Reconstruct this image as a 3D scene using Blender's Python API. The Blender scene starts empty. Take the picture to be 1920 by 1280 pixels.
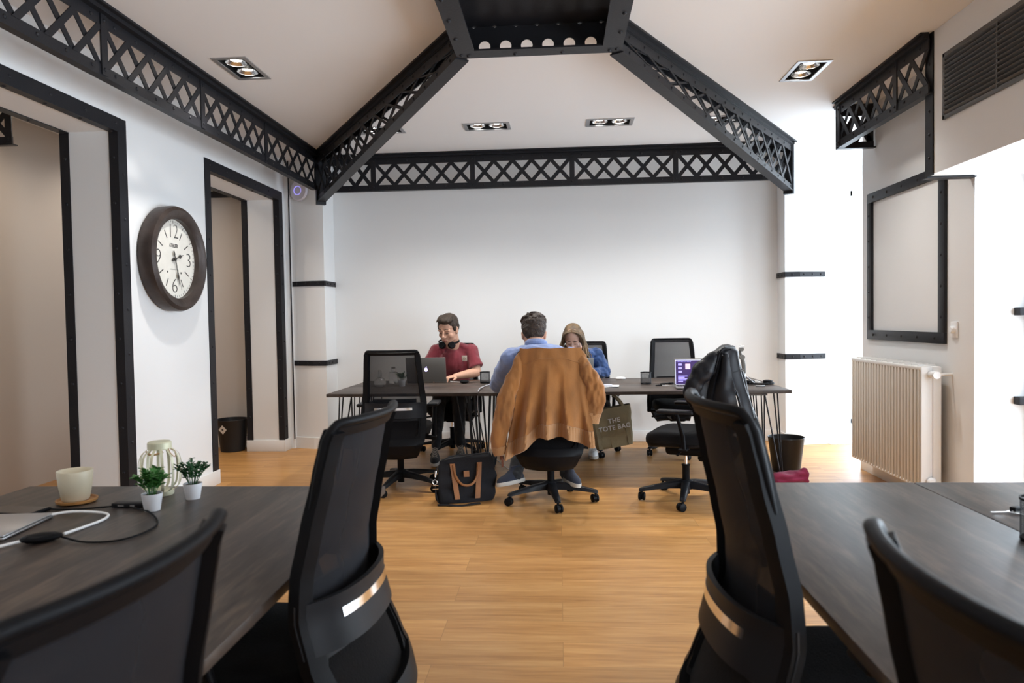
import bpy, bmesh, math, random
from mathutils import Vector, Matrix, Euler, noise
random.seed(7)
C = bpy.context.scene.collection
SC = bpy.context.scene
PI = math.pi
V = Vector

# ---------------------------------------------------------------- camera
CAM = V((0, 0, 1.3)); FOC = 1320.0
_yaw, _pit, _rol = .0663, .0308, .0165
FW = V((-math.sin(_yaw)*math.cos(_pit), math.cos(_yaw)*math.cos(_pit), -math.sin(_pit)))
_r0 = V((math.cos(_yaw), math.sin(_yaw), 0)); _u0 = _r0.cross(FW)
RT = math.cos(_rol)*_r0 - math.sin(_rol)*_u0
UP = RT.cross(FW)
cd = bpy.data.cameras.new('camera'); cam = bpy.data.objects.new('camera', cd); C.objects.link(cam)
cam.matrix_world = Matrix(((RT.x, UP.x, -FW.x, CAM.x), (RT.y, UP.y, -FW.y, CAM.y), (RT.z, UP.z, -FW.z, CAM.z), (0, 0, 0, 1)))
cd.sensor_width = 36; cd.lens = FOC/1920*36; cd.clip_start = .05
cd.dof.use_dof = True; cd.dof.focus_distance = 5.4; cd.dof.aperture_fstop = 4.5
SC.camera = cam

# ---------------------------------------------------------------- daylight, exposure
w = bpy.data.worlds.new('sky'); SC.world = w; w.use_nodes = True
bg = w.node_tree.nodes['Background']; bg.inputs[0].default_value = (.76, .88, 1, 1); bg.inputs[1].default_value = 8.5
SC.view_settings.view_transform = 'Standard'; SC.view_settings.look = 'None'
SC.view_settings.exposure = 0.36; SC.view_settings.gamma = 1
SC.view_settings.use_curve_mapping = False
LAMP_W = 56.0; LAMP_COL = (1, .975, .935)
def portal(loc, rot, sx, sy):
    l = bpy.data.lights.new('window_portal', 'AREA'); l.shape = 'RECTANGLE'; l.size = sx; l.size_y = sy
    l.cycles.is_portal = True
    o = bpy.data.objects.new('window_portal', l); C.objects.link(o); o.location = loc; o.rotation_euler = rot
portal((3.48, 7.3, 1.4), (0, PI/2, 0), 2.7, 2.5)
portal((2.98, 1.2, 1.07), (0, PI/2, 0), 2.1, 6.5)

def at(px, py, Y):
    "point of the room seen at this pixel at distance Y"
    d = FW + (px-960)/FOC*RT - (py-640)/FOC*UP
    return CAM + d*(Y/d.y)
def atz(px, py, z):
    d = FW + (px-960)/FOC*RT - (py-640)/FOC*UP
    return CAM + d*((z-1.3)/d.z)

# ---------------------------------------------------------------- materials
def mat(name, col, rough=.5, metal=0, spec=.5, bump=0, bscale=60, var=0, vscale=6, emit=0, alpha=1, coat=0, sheen=0, trans=0, ior=1.45, stretch=None):
    m = bpy.data.materials.new(name); m.use_nodes = True
    nt = m.node_tree; b = nt.nodes['Principled BSDF']; L = nt.links
    b.inputs['Base Color'].default_value = (*col, 1); b.inputs['Roughness'].default_value = rough
    b.inputs['Metallic'].default_value = metal; b.inputs['Specular IOR Level'].default_value = spec
    b.inputs['Coat Weight'].default_value = coat; b.inputs['Sheen Weight'].default_value = sheen
    b.inputs['Transmission Weight'].default_value = trans; b.inputs['IOR'].default_value = ior
    b.inputs['Alpha'].default_value = alpha
    if emit: b.inputs['Emission Color'].default_value = (*col, 1); b.inputs['Emission Strength'].default_value = emit
    if bump or var:
        tc = nt.nodes.new('ShaderNodeTexCoord'); mp = nt.nodes.new('ShaderNodeMapping')
        L.new(tc.outputs['Object'], mp.inputs[0])
        if stretch: mp.inputs['Scale'].default_value = stretch
    if bump:
        n = nt.nodes.new('ShaderNodeTexNoise'); n.inputs['Scale'].default_value = bscale; n.inputs['Detail'].default_value = 4
        L.new(mp.outputs[0], n.inputs['Vector'])
        u = nt.nodes.new('ShaderNodeBump'); u.inputs['Strength'].default_value = bump; u.inputs['Distance'].default_value = .01
        L.new(n.outputs['Fac'], u.inputs['Height']); L.new(u.outputs[0], b.inputs['Normal'])
    if var:
        n = nt.nodes.new('ShaderNodeTexNoise'); n.inputs['Scale'].default_value = vscale; n.inputs['Detail'].default_value = 5
        L.new(mp.outputs[0], n.inputs['Vector'])
        r = nt.nodes.new('ShaderNodeValToRGB')
        r.color_ramp.elements[0].position = .3; r.color_ramp.elements[1].position = .7
        r.color_ramp.elements[0].color = (*[c*(1-var) for c in col], 1); r.color_ramp.elements[1].color = (*[min(1, c*(1+var)) for c in col], 1)
        L.new(n.outputs['Fac'], r.inputs[0]); L.new(r.outputs[0], b.inputs['Base Color'])
    return m

def wood(name, c0, c1, c2, stretch, rough=.45, plank=None, bump=.1, gap=.5, spec=.35, ramp=(.33, .68)):
    m = bpy.data.materials.new(name); m.use_nodes = True
    nt = m.node_tree; b = nt.nodes['Principled BSDF']; L = nt.links; N = nt.nodes.new
    tc = N('ShaderNodeTexCoord'); mp = N('ShaderNodeMapping'); mp.inputs['Scale'].default_value = stretch
    src = tc.outputs['Object']
    if plank:
        br = N('ShaderNodeTexBrick'); br.inputs['Scale'].default_value = 1; br.inputs['Brick Width'].default_value = plank[0]
        br.inputs['Row Height'].default_value = plank[1]; br.inputs['Mortar Size'].default_value = .0011; br.inputs['Mortar Smooth'].default_value = .1
        br.offset = .37; br.inputs['Color1'].default_value = (0, 0, 0, 1); br.inputs['Color2'].default_value = (1, 1, 1, 1); br.inputs['Mortar'].default_value = (.5, .5, .5, 1)
        L.new(src, br.inputs['Vector'])
        ad = N('ShaderNodeVectorMath'); ad.operation = 'MULTIPLY_ADD'; ad.inputs[1].default_value = (9, 5, 3)
        L.new(br.outputs['Color'], ad.inputs[0]); L.new(src, ad.inputs[2]); L.new(ad.outputs[0], mp.inputs[0])
    else: L.new(src, mp.inputs[0])
    n1 = N('ShaderNodeTexNoise'); n1.inputs['Scale'].default_value = 1.0; n1.inputs['Detail'].default_value = 8; n1.inputs['Roughness'].default_value = .62; n1.inputs['Distortion'].default_value = .6
    n2 = N('ShaderNodeTexNoise'); n2.inputs['Scale'].default_value = 5.0; n2.inputs['Detail'].default_value = 6
    L.new(mp.outputs[0], n1.inputs['Vector']); L.new(mp.outputs[0], n2.inputs['Vector'])
    mx = N('ShaderNodeMix'); mx.data_type = 'FLOAT'; mx.inputs[0].default_value = .35
    L.new(n1.outputs['Fac'], mx.inputs[2]); L.new(n2.outputs['Fac'], mx.inputs[3])
    r = N('ShaderNodeValToRGB'); e = r.color_ramp.elements
    e[0].position = ramp[0]; e[0].color = (*c0, 1); e[1].position = ramp[1]; e[1].color = (*c2, 1)
    k = e.new((ramp[0]+ramp[1])/2); k.color = (*c1, 1)
    L.new(mx.outputs[0], r.inputs[0]); out = r.outputs[0]
    if plank:
        m2 = N('ShaderNodeMix'); m2.data_type = 'RGBA'; m2.blend_type = 'MULTIPLY'; m2.inputs[0].default_value = 1
        r2 = N('ShaderNodeValToRGB'); r2.color_ramp.elements[0].color = (.88, .87, .85, 1); r2.color_ramp.elements[1].color = (1.08, 1.07, 1.05, 1)
        L.new(br.outputs['Color'], r2.inputs[0]); L.new(out, m2.inputs[6]); L.new(r2.outputs[0], m2.inputs[7])
        m3 = N('ShaderNodeMix'); m3.data_type = 'RGBA'; m3.inputs[7].default_value = (*[c*gap for c in c1], 1)
        L.new(br.outputs['Fac'], m3.inputs[0]); L.new(m2.outputs[2], m3.inputs[6]); out = m3.outputs[2]
    L.new(out, b.inputs['Base Color']); b.inputs['Roughness'].default_value = rough; b.inputs['Specular IOR Level'].default_value = spec
    u = N('ShaderNodeBump'); u.inputs['Strength'].default_value = bump; u.inputs['Distance'].default_value = .004
    L.new(mx.outputs[0], u.inputs['Height']); L.new(u.outputs[0], b.inputs['Normal'])
    return m

def mesh_net(name, col, see):
    "fine woven net: part of the rays pass between the threads"
    m = bpy.data.materials.new(name); m.use_nodes = True; nt = m.node_tree; L = nt.links; N = nt.nodes.new
    b = nt.nodes['Principled BSDF']; b.inputs['Base Color'].default_value = (*col, 1); b.inputs['Roughness'].default_value = .6; b.inputs['Specular IOR Level'].default_value = .1
    t = N('ShaderNodeBsdfTransparent'); mx = N('ShaderNodeMixShader')
    lw = N('ShaderNodeLayerWeight'); lw.inputs['Blend'].default_value = .5      # threads close up when seen at a slant
    a1 = N('ShaderNodeMath'); a1.operation = 'SUBTRACT'; a1.inputs[0].default_value = 1; L.new(lw.outputs['Facing'], a1.inputs[1])
    a2 = N('ShaderNodeMath'); a2.operation = 'POWER'; a2.inputs[1].default_value = 1.6; L.new(a1.outputs[0], a2.inputs[0])
    a3 = N('ShaderNodeMath'); a3.operation = 'MULTIPLY'; a3.inputs[1].default_value = see; L.new(a2.outputs[0], a3.inputs[0])
    a4 = N('ShaderNodeMath'); a4.operation = 'SUBTRACT'; a4.inputs[0].default_value = 1; L.new(a3.outputs[0], a4.inputs[1]); L.new(a4.outputs[0], mx.inputs[0])
    L.new(t.outputs[0], mx.inputs[1]); L.new(b.outputs[0], mx.inputs[2])
    L.new(mx.outputs[0], nt.nodes['Material Output'].inputs['Surface'])
    return m

M = dict(
    wall=mat('wall_paint', (.79, .79, .785), .75, bump=.03, bscale=90),
    ceil=mat('ceiling_paint', (.81, .80, .79), .85, bump=.02, bscale=60),
    trim=mat('white_trim', (.80, .79, .77), .45),
    tan=mat('tan_wall_paint', (.62, .565, .51), .8),
    steel=mat('black_steel', (.015, .015, .018), .45, metal=.0, spec=.3, bump=.08, bscale=120),
    floor=wood('oak_laminate', (.34, .150, .040), (.50, .250, .080), (.63, .355, .135), (1.0, 13, 1), .36, (1.35, .20), .06, .62),
    tile=mat('pale_tiles', (.72, .74, .76), .3),
    desk=wood('dark_stained_wood', (.017, .012, .0095), (.044, .032, .026), (.105, .076, .056), (16, 2.2, 1), .42, None, .15, spec=.4, ramp=(.35, .66)),
    deskx=wood('dark_stained_wood_lengthwise', (.022, .016, .013), (.054, .040, .033), (.11, .083, .066), (2.2, 16, 1), .45, None, .15, spec=.25, ramp=(.35, .66)),
    plastic=mat('black_plastic', (.0055, .0055, .0065), .45, spec=.12, bump=.05, bscale=300),
    plasticg=mat('grey_black_plastic', (.011, .011, .013), .45, spec=.2),
    fabric=mat('black_seat_fabric', (.007, .0065, .007), .95, spec=.1, bump=.3, bscale=250, sheen=.05),
    net=mesh_net('backrest_net', (.017, .017, .020), .46),
    chrome=mat('chrome', (.85, .85, .86), .12, metal=1),
    alu=mat('aluminium', (.50, .50, .51), .35, metal=.9),
    alud=mat('dark_aluminium', (.20, .19, .175), .45, metal=.3), alum=mat('grey_aluminium', (.27, .27, .27), .45, metal=.3),
    vent=mat('vent_grey', (.12, .12, .12), .5, metal=.3),
    white=mat('white_plastic', (.82, .82, .82), .35),
    glass=mat('clear_glass', (1, 1, 1), .02, trans=1, ior=1.45),
    bin=mat('black_bin', (.015, .015, .016), .45),
)
M['net2'] = M['net']

# ---------------------------------------------------------------- mesh builder
def frame_from(d, up=V((0, 0, 1))):
    d = V(d).normalized()
    if abs(d.dot(up)) > .999: up = V((0, 1, 0))
    x = up.cross(d).normalized(); y = d.cross(x)
    return x, y, d
def smooth_path(pts, n=6):
    P = [V(p) for p in pts]
    if len(P) < 3: return P
    out = []
    for i in range(len(P)-1):
        p0 = P[i-1] if i else P[0]*2-P[1]; p1 = P[i]; p2 = P[i+1]; p3 = P[i+2] if i+2 < len(P) else P[-1]*2-P[-2]
        for k in range(n):
            t = k/n
            out.append(.5*((2*p1)+(p2-p0)*t+(2*p0-5*p1+4*p2-p3)*t*t+(3*p1-p0-3*p2+p3)*t**3))
    out.append(P[-1]); return out
def interp(vals, n=6):
    out = []
    for i in range(len(vals)-1):
        for k in range(n): out.append(vals[i]+(vals[i+1]-vals[i])*k/n)
    out.append(vals[-1]); return out

class MB:
    def __init__(s): s.b = bmesh.new()
    def face(s, vs):
        try: s.b.faces.new(vs)
        except ValueError: pass
    def box(s, c, sz, rot=None, bev=0, seg=2):
        t = bmesh.new(); bmesh.ops.create_cube(t, size=1)
        for v in t.verts: v.co = V((v.co.x*sz[0], v.co.y*sz[1], v.co.z*sz[2]))
        if bev: bmesh.ops.bevel(t, geom=list(t.edges), offset=min(bev, min(sz)*.48), segments=seg, affect='EDGES', profile=.5)
        m = Matrix.Translation(V(c)) @ ((rot if isinstance(rot, Matrix) else Euler(rot).to_matrix().to_4x4()) if rot is not None else Matrix())
        s.add(t, m); return s
    def add(s, t, m=None):
        d = {}
        for v in t.verts: d[v] = s.b.verts.new(m @ v.co if m else v.co)
        for f in t.faces: s.face([d[v] for v in f.verts])
        t.free()
    def merge(s, o, m=None):
        d = {}
        for v in o.b.verts: d[v] = s.b.verts.new(m @ v.co if m else v.co)
        for f in o.b.faces: s.face([d[v] for v in f.verts])
        return s
    def b2(s, x0, x1, y0, y1, z0, z1, bev=0):
        return s.box(((x0+x1)/2, (y0+y1)/2, (z0+z1)/2), (abs(x1-x0), abs(y1-y0), abs(z1-z0)), None, bev)
    def ring(s, pts): return [s.b.verts.new(p) for p in pts]
    def skin(s, rings, cap0=True, cap1=True, close=True):
        n = len(rings[0])
        for a, b in zip(rings, rings[1:]):
            for i in range(n if close else n-1):
                s.face([a[i], a[(i+1) % n], b[(i+1) % n], b[i]])
        if cap0: s.face(list(reversed(rings[0])))
        if cap1: s.face(rings[-1])
        return s
    def tube(s, pts, r, n=8, smooth=0, flat=1.0, up=V((0, 0, 1)), round_ends=False):
        P = [V(p) for p in pts]; R = [r]*len(P) if isinstance(r, (int, float)) else list(r)
        if smooth: R = interp(R, smooth) if len(P) > 2 else R; P = smooth_path(P, smooth)
        rings = []
        px = None
        for i, p in enumerate(P):
            d = (P[min(i+1, len(P)-1)]-P[max(i-1, 0)])
            if d.length < 1e-9: d = V((0, 0, 1))
            d.normalize()
            if px is None: x, y, _ = frame_from(d, up)
            else:
                x = (px - d*px.dot(d)).normalized(); y = d.cross(x)
            px = x
            rings.append(s.ring([p+x*(math.cos(a)*R[i])+y*(math.sin(a)*R[i]*flat) for a in [2*PI*k/n for k in range(n)]]))
        s.skin(rings)
        if round_ends:
            s.ell(P[0], (R[0],)*3, n=n); s.ell(P[-1], (R[-1],)*3, n=n)
        return s
    def cyl(s, p0, p1, r0, r1=None, n=20):
        return s.tube([p0, p1], [r0, r0 if r1 is None else r1], n)
    def lathe(s, prof, c=(0, 0, 0), n=32, m=None, caps=(False, False)):
        rings = []
        for r, z in prof:
            ps = [V((math.cos(2*PI*k/n)*r, math.sin(2*PI*k/n)*r, z)) for k in range(n)]
            if m: ps = [m @ p for p in ps]
            rings.append(s.ring([p+V(c) for p in ps]))
        return s.skin(rings, caps[0], caps[1])
    def prism(s, poly, z0, z1, m=None):
        a = [V((p[0], p[1], z0)) for p in poly]; b = [V((p[0], p[1], z1)) for p in poly]
        if m: a = [m @ p for p in a]; b = [m @ p for p in b]
        return s.skin([s.ring(a), s.ring(b)])
    def ell(s, c, r, rot=None, n=16):
        c = V(c); R = (rot if isinstance(rot, Matrix) else Euler(rot).to_matrix()) if rot is not None else Matrix.Identity(3)
        R = R.to_3x3() if len(R) == 4 else R
        k = max(6, n//2); rings = []
        for i in range(1, k):
            a = PI*i/k
            rings.append(s.ring([c+R @ V((math.sin(a)*math.cos(2*PI*j/n)*r[0], math.sin(a)*math.sin(2*PI*j/n)*r[1], -math.cos(a)*r[2])) for j in range(n)]))
        s.skin(rings, False, False)
        t0 = s.b.verts.new(c+R @ V((0, 0, -r[2]))); t1 = s.b.verts.new(c+R @ V((0, 0, r[2])))
        for i in range(n):
            s.face([t0, rings[0][(i+1) % n], rings[0][i]]); s.face([t1, rings[-1][i], rings[-1][(i+1) % n]])
        return s
    def bar(s, a, b, hw, n, th):
        "flat bar from a to b: half width vector hw, thickness th along n"
        a, b, hw, n = V(a), V(b), V(hw), V(n).normalized()*th/2
        r0 = s.ring([a-hw-n, a+hw-n, a+hw+n, a-hw+n]); r1 = s.ring([b-hw-n, b+hw-n, b+hw+n, b-hw+n])
        return s.skin([r0, r1])
    def rivet(s, p, n, r=.011, h=.007):
        x, y, d = frame_from(n); p = V(p)
        rings = [s.ring([p+x*(math.cos(2*PI*k/8)*r*q)+y*(math.sin(2*PI*k/8)*r*q)+d*h*g for k in range(8)]) for q, g in ((1, 0), (.8, .6), (.35, 1))]
        return s.skin(rings, False, True)
    def sheet(s, fn, nu, nv, th=.004, closed=False):
        "surface fn(u,v) u,v in 0..1, given thickness"
        P = [[V(fn(i/nu, j/nv)) for j in range(nv+1)] for i in range(nu+1)]
        def nrm(i, j):
            a = P[min(i+1, nu)][j]-P[max(i-1, 0)][j]; b = P[i][min(j+1, nv)]-P[i][max(j-1, 0)]
            q = a.cross(b); return q.normalized() if q.length > 1e-12 else V((0, 0, 1))
        A = [[s.b.verts.new(P[i][j]+nrm(i, j)*th/2) for j in range(nv+1)] for i in range(nu+1)]
        B = [[s.b.verts.new(P[i][j]-nrm(i, j)*th/2) for j in range(nv+1)] for i in range(nu+1)]
        for i in range(nu):
            for j in range(nv):
                s.face([A[i][j], A[i+1][j], A[i+1][j+1], A[i][j+1]]); s.face([B[i][j], B[i][j+1], B[i+1][j+1], B[i+1][j]])
        for i in range(nu):
            s.face([A[i][0], B[i][0], B[i+1][0], A[i+1][0]]); s.face([A[i][nv], A[i+1][nv], B[i+1][nv], B[i][nv]])
        for j in range(nv):
            s.face([A[0][j], A[0][j+1], B[0][j+1], B[0][j]]); s.face([A[nu][j], B[nu][j], B[nu][j+1], A[nu][j+1]])
        return s
    def mesh(s, name, recalc=True):
        if recalc: bmesh.ops.recalc_face_normals(s.b, faces=list(s.b.faces))
        me = bpy.data.meshes.new(name); s.b.to_mesh(me); s.b.free(); return me

def obj(name, mb, m, parent=None, angle=35, loc=None):
    me = mb.mesh(name) if isinstance(mb, MB) else mb
    if angle:
        me.shade_smooth(); me.set_sharp_from_angle(angle=math.radians(angle))
    me.materials.clear(); me.materials.append(M[m] if isinstance(m, str) else m)
    o = bpy.data.objects.new(name, me); C.objects.link(o)
    if parent is not None: o.parent = parent
    if loc: o.location = loc
    return o
def tag(o, label, cat, group=None):
    o['label'] = label; o['category'] = cat
    if group: o['group'] = group
    return o
def thing(name, label, cat, loc=(0, 0, 0), rz=0, group=None, rot=None):
    o = bpy.data.objects.new(name, None); C.objects.link(o); o.empty_display_size = .1
    o.location = loc; o.rotation_euler = rot if rot else (0, 0, rz)
    return tag(o, label, cat, group)
def struct(name, mb, m, parent=None, angle=35):
    o = obj(name, mb, m, parent, angle)
    if parent is None: o['kind'] = 'structure'
    return o
def dup(root, loc, rz, label, group=None, only=None):
    r = root.copy(); C.objects.link(r); r.location = loc; r.rotation_euler = (0, 0, rz); r['label'] = label
    if group: r['group'] = group
    for ch in list(root.children):
        if only and not only(ch): continue
        c = ch.copy(); C.objects.link(c); c.parent = r
        for g in ch.children:
            d = g.copy(); C.objects.link(d); d.parent = c
    return r
def baked(mb, name, voxel=.01, smooth=3, fac=.5, disp=None):
    "melts overlapping shapes into one continuous surface"
    me = mb.mesh(name+'_raw'); o = bpy.data.objects.new('tmp', me); C.objects.link(o)
    r = o.modifiers.new('r', 'REMESH'); r.mode = 'VOXEL'; r.voxel_size = voxel
    if smooth:
        q = o.modifiers.new('s', 'SMOOTH'); q.iterations = smooth; q.factor = fac
    dg = bpy.context.evaluated_depsgraph_get(); ev = o.evaluated_get(dg)
    out = bpy.data.meshes.new_from_object(ev); out.name = name
    bpy.data.objects.remove(o); bpy.data.meshes.remove(me)
    if disp:
        ns = [v.normal.copy() for v in out.vertices]
        for v, n in zip(out.vertices, ns): v.co += n*disp(v.co)
    return out
def text_mb(txt, size, m, ext=.001, sx=1, align='CENTER', bold=0, space=1):
    cu = bpy.data.curves.new('t', 'FONT'); cu.body = txt; cu.size = size; cu.extrude = ext; cu.align_x = align; cu.align_y = 'CENTER'
    cu.offset = bold; cu.space_character = space
    o = bpy.data.objects.new('t', cu); C.objects.link(o)
    dg = bpy.context.evaluated_depsgraph_get(); me = bpy.data.meshes.new_from_object(o.evaluated_get(dg))
    bpy.data.objects.remove(o); mb = MB(); t = bmesh.new(); t.from_mesh(me); bpy.data.meshes.remove(me)
    mb.add(t, m @ Matrix.Diagonal((sx, 1, 1, 1))); return mb
# ================================================================ ROOM
ZC = 2.97; XL = -2.80; XP = 2.53; YB = 7.44; ZB = 2.62
XBOX = 2.25; YBX = 4.47; ZS = 2.13
def slab_with_holes(mb, xs, ys, z0, z1, holes):
    X = sorted({xs[0], xs[1]} | {h[0] for h in holes} | {h[1] for h in holes}); Y = sorted({ys[0], ys[1]} | {h[2] for h in holes} | {h[3] for h in holes})
    for a, b in zip(X, X[1:]):
        for c, d in zip(Y, Y[1:]):
            mx, my = (a+b)/2, (c+d)/2
            if not any(h[0] < mx < h[1] and h[2] < my < h[3] for h in holes): mb.b2(a, b, c, d, z0, z1)
FIX = [(-2.04, 4.53, PI/2), (1.71, 5.00, PI/2), (-.59, 6.10, 0), (.46, 6.10, 0), (-1.52, 6.10, 0), (1.42, 6.13, 0),
       (-2.04, 1.4, PI/2), (1.71, 1.4, PI/2), (-1.9, -1.6, 0), (1.5, -1.6, 0), (-.6, -.9, 0), (.5, -.9, 0)]  # this row: unseen spotlights added outside the frame for illumination
fx_w, fx_d = .34, .175
holes = []
for x, y, r in FIX:
    a, b = (fx_w/2, fx_d/2) if r == 0 else (fx_d/2, fx_w/2)
    holes.append((x-a, x+a, y-b, y+b))
m = MB(); m.b2(-2.9, 3.6, -3.6, 9.0, -.06, 0); m.b2(-4.4, -2.9, -3.6, 9.0, -.06, 0); struct('floor', m, 'floor')
m = MB(); slab_with_holes(m, (-4.4, 3.6), (-3.6, 9.0), ZC, ZC+.03, holes); struct('ceiling', m, 'ceil')
struct('trim_1', MB().b2(2.70, 3.6, 7.20, 9.0, 0, .006), 'tile')            # pale tiled floor beyond the far right opening
struct('wall_back', MB().b2(-2.45, 2.75, YB, YB+.2, 0, ZC), 'wall')
struct('wall_rear', MB().b2(-4.4, 3.6, -3.6, -3.45, 0, ZC), 'wall')
# left wall: piers and lintels around the two openings
XLI = -3.18; D1 = (2.90, 4.37); D2 = (5.56, 6.97); ZD = 2.55
m = MB()
for y0, y1 in ((-3.5, .2), (1.6, D1[0]), (D1[1], D2[0]), (D2[1], 7.14)): m.b2(XLI, XL, y0, y1, 0, ZC)
for y0, y1 in ((.2, 1.6), D1, D2): m.b2(XLI, XL, y0, y1, ZD, ZC)
struct('wall_left', m, 'wall')
m = MB(); m.b2(-4.4, -4.3, -3.5, 7.4, 0, ZC); m.b2(-4.35, -2.9, 7.22, 7.4, 0, ZC); struct('wall_corridor', m, 'tan')
# corner pillars
m = MB(); m.prism([(-2.80, 7.64), (-2.80, 7.13), (-2.755, 7.13), (-2.75, 7.17), (-2.53, 7.10), (-2.39, 7.10), (-2.39, 7.64)], 0, ZC); struct('wall_left_pillar', m, 'wall')
m = MB(); m.prism([(2.26, 7.64), (2.26, 7.20), (2.40, 7.20), (2.69, 7.27), (2.80, 7.27), (2.80, 7.64)], 0, ZC); struct('wall_right_pillar', m, 'wall')
# right side: pier, far opening with its daylight, boxed-in lintel above the near window
m = MB(); m.b2(XP, 2.98, 4.47, 6.05, 0, ZC); struct('wall_right_pier', m, 'wall')
m = MB(); m.b2(2.94, 3.5, 5.95, 6.05, 0, ZC); m.b2(3.45, 3.6, 5.95, 6.2, 0, ZC); m.b2(3.45, 3.6, 8.6, 9.0, 0, ZC); m.b2(3.45, 3.6, 6.2, 8.6, 2.75, ZC); m.b2(2.79, 3.6, 8.9, 9.0, 0, ZC); m.b2(2.70, 2.80, 7.6, 9.0, 0, ZC)
struct('wall_right_far', m, 'wall')
m = MB(); m.b2(XBOX, 3.3, -3.5, YBX, ZS, ZC); struct('wall_right_lintel', m, 'wall')
m = MB(); m.b2(2.94, 3.1, -3.5, -2.0, 0, ZS); struct('wall_right_near', m, 'wall')

# near steel window
wf = MB()
for y in (-1.98, -.7, .6, 1.9, 3.2, 4.42): wf.b2(2.86, 2.93, y-.03, y+.03, .0, ZS)
for z in (.03, .76, 1.30, 2.10): wf.b2(2.87, 2.92, -2, 4.45, z-.02, z+.02)
o = struct('window_1', wf, 'steel'); obj('pane', MB().b2(2.893, 2.897, -2, 4.45, 0, ZS), mat('window_glass', (1, 1, 1), 0, alpha=.06, spec=.5), o)
wf = MB()
for y in (6.22, 7.4, 8.58): wf.b2(3.46, 3.50, y-.025, y+.025, 0, 2.75)
for z in (.03, 2.72): wf.b2(3.46, 3.50, 6.2, 8.6, z-.03, z+.03)
o = struct('window_2', wf, 'white'); obj('pane', MB().b2(3.478, 3.482, 6.2, 8.6, 0, 2.75), bpy.data.materials['window_glass'], o)

# baseboards
bh, bt = .115, .014
m = MB(); m.b2(-2.39+bt, 2.26-bt, YB-bt, YB, 0, bh, .003); struct('baseboard_back', m, 'trim')
m = MB()
for y0, y1 in ((-3.4, .2), (1.6, D1[0]), (D1[1]-bt, D2[0]+bt), (D2[1]-bt, 7.13)): m.b2(XL, XL+bt, y0, y1, 0, bh, .003)
for y in (D1[1], D2[1]): m.b2(XLI-bt, XL, y-bt, y, 0, bh, .003)
m.b2(XLI, XL, D2[0], D2[0]+bt, 0, bh); m.b2(-4.3, -3.0, 7.22-bt, 7.22, 0, bh)
m.tube([(-2.755, 7.163, bh/2), (-2.53, 7.093, bh/2), (-2.38, 7.093, bh/2)], .001, 4)
for a, b in (((-2.757, 7.165), (-2.532, 7.093)), ((-2.535, 7.093), (-2.383, 7.093)), ((-2.383, 7.09), (-2.383, 7.44))):
    m.bar((*a, bh/2), (*b, bh/2), (0, 0, bh/2), V((b[1]-a[1], a[0]-b[0], 0)), bt)
struct('baseboard_left', m, 'trim')
m = MB()
m.b2(XP-bt, XP, 4.47, 6.05+bt, 0, bh, .003); m.b2(XP-bt, 2.98, 6.05, 6.05+bt, 0, bh, .003); m.b2(XP-bt, 2.8, 4.47-bt, 4.47, 0, bh, .003)
for a, b in (((2.253, 7.44), (2.253, 7.193)), ((2.25, 7.193), (2.40, 7.193)), ((2.40, 7.193), (2.69, 7.263)), ((2.69, 7.263), (2.80, 7.263))):
    m.bar((*a, bh/2), (*b, bh/2), (0, 0, bh/2), V((b[1]-a[1], a[0]-b[0], 0)), bt)
struct('baseboard_right', m, 'trim')

# steel door surrounds (angle profile, riveted)
def door_trim(name, y0, y1, xf, s, zt=ZD):
    "angle steel round an opening in the left wall; xf = wall face, s = +1 room side, -1 corridor side"
    m = MB(); w, t, rv = .085, .006, .055
    a, b = (xf, xf+s*t)
    m.b2(a, b, y0-w, y0, .0 if s > 0 else .12, zt+w); m.b2(a, b, y1, y1+w, .12, zt+w); m.b2(a, b, y0, y1, zt, zt+w)
    x1 = xf-s*rv
    m.b2(x1, xf+s*t, y0, y0+t, .115, zt); m.b2(x1, xf+s*t, y1-t, y1, .115, zt); m.b2(x1, xf+s*t, y0, y1, zt-t, zt)
    z = .25
    while z < zt:
        for yy, n in ((y0-w/2, 1), (y1+w/2, 1)): m.rivet((b, yy, z), (s, 0, 0))
        m.rivet((xf-s*rv/2, y1-t, z+.1), (0, -1, 0)); m.rivet((xf-s*rv/2, y0+t, z+.1), (0, 1, 0)); z += .29
    y = y0
    while y < y1: m.rivet((b, y, zt+w/2), (s, 0, 0)); m.rivet((xf-s*rv/2, y, zt-t), (0, 0, -1)); y += .29
    return struct(name, m, 'steel')
door_trim('door_1', *D1, XL, 1); door_trim('door_2', *D1, XLI, -1)
door_trim('door_3', *D2, XL, 1); door_trim('door_4', *D2, XLI, -1)

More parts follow.
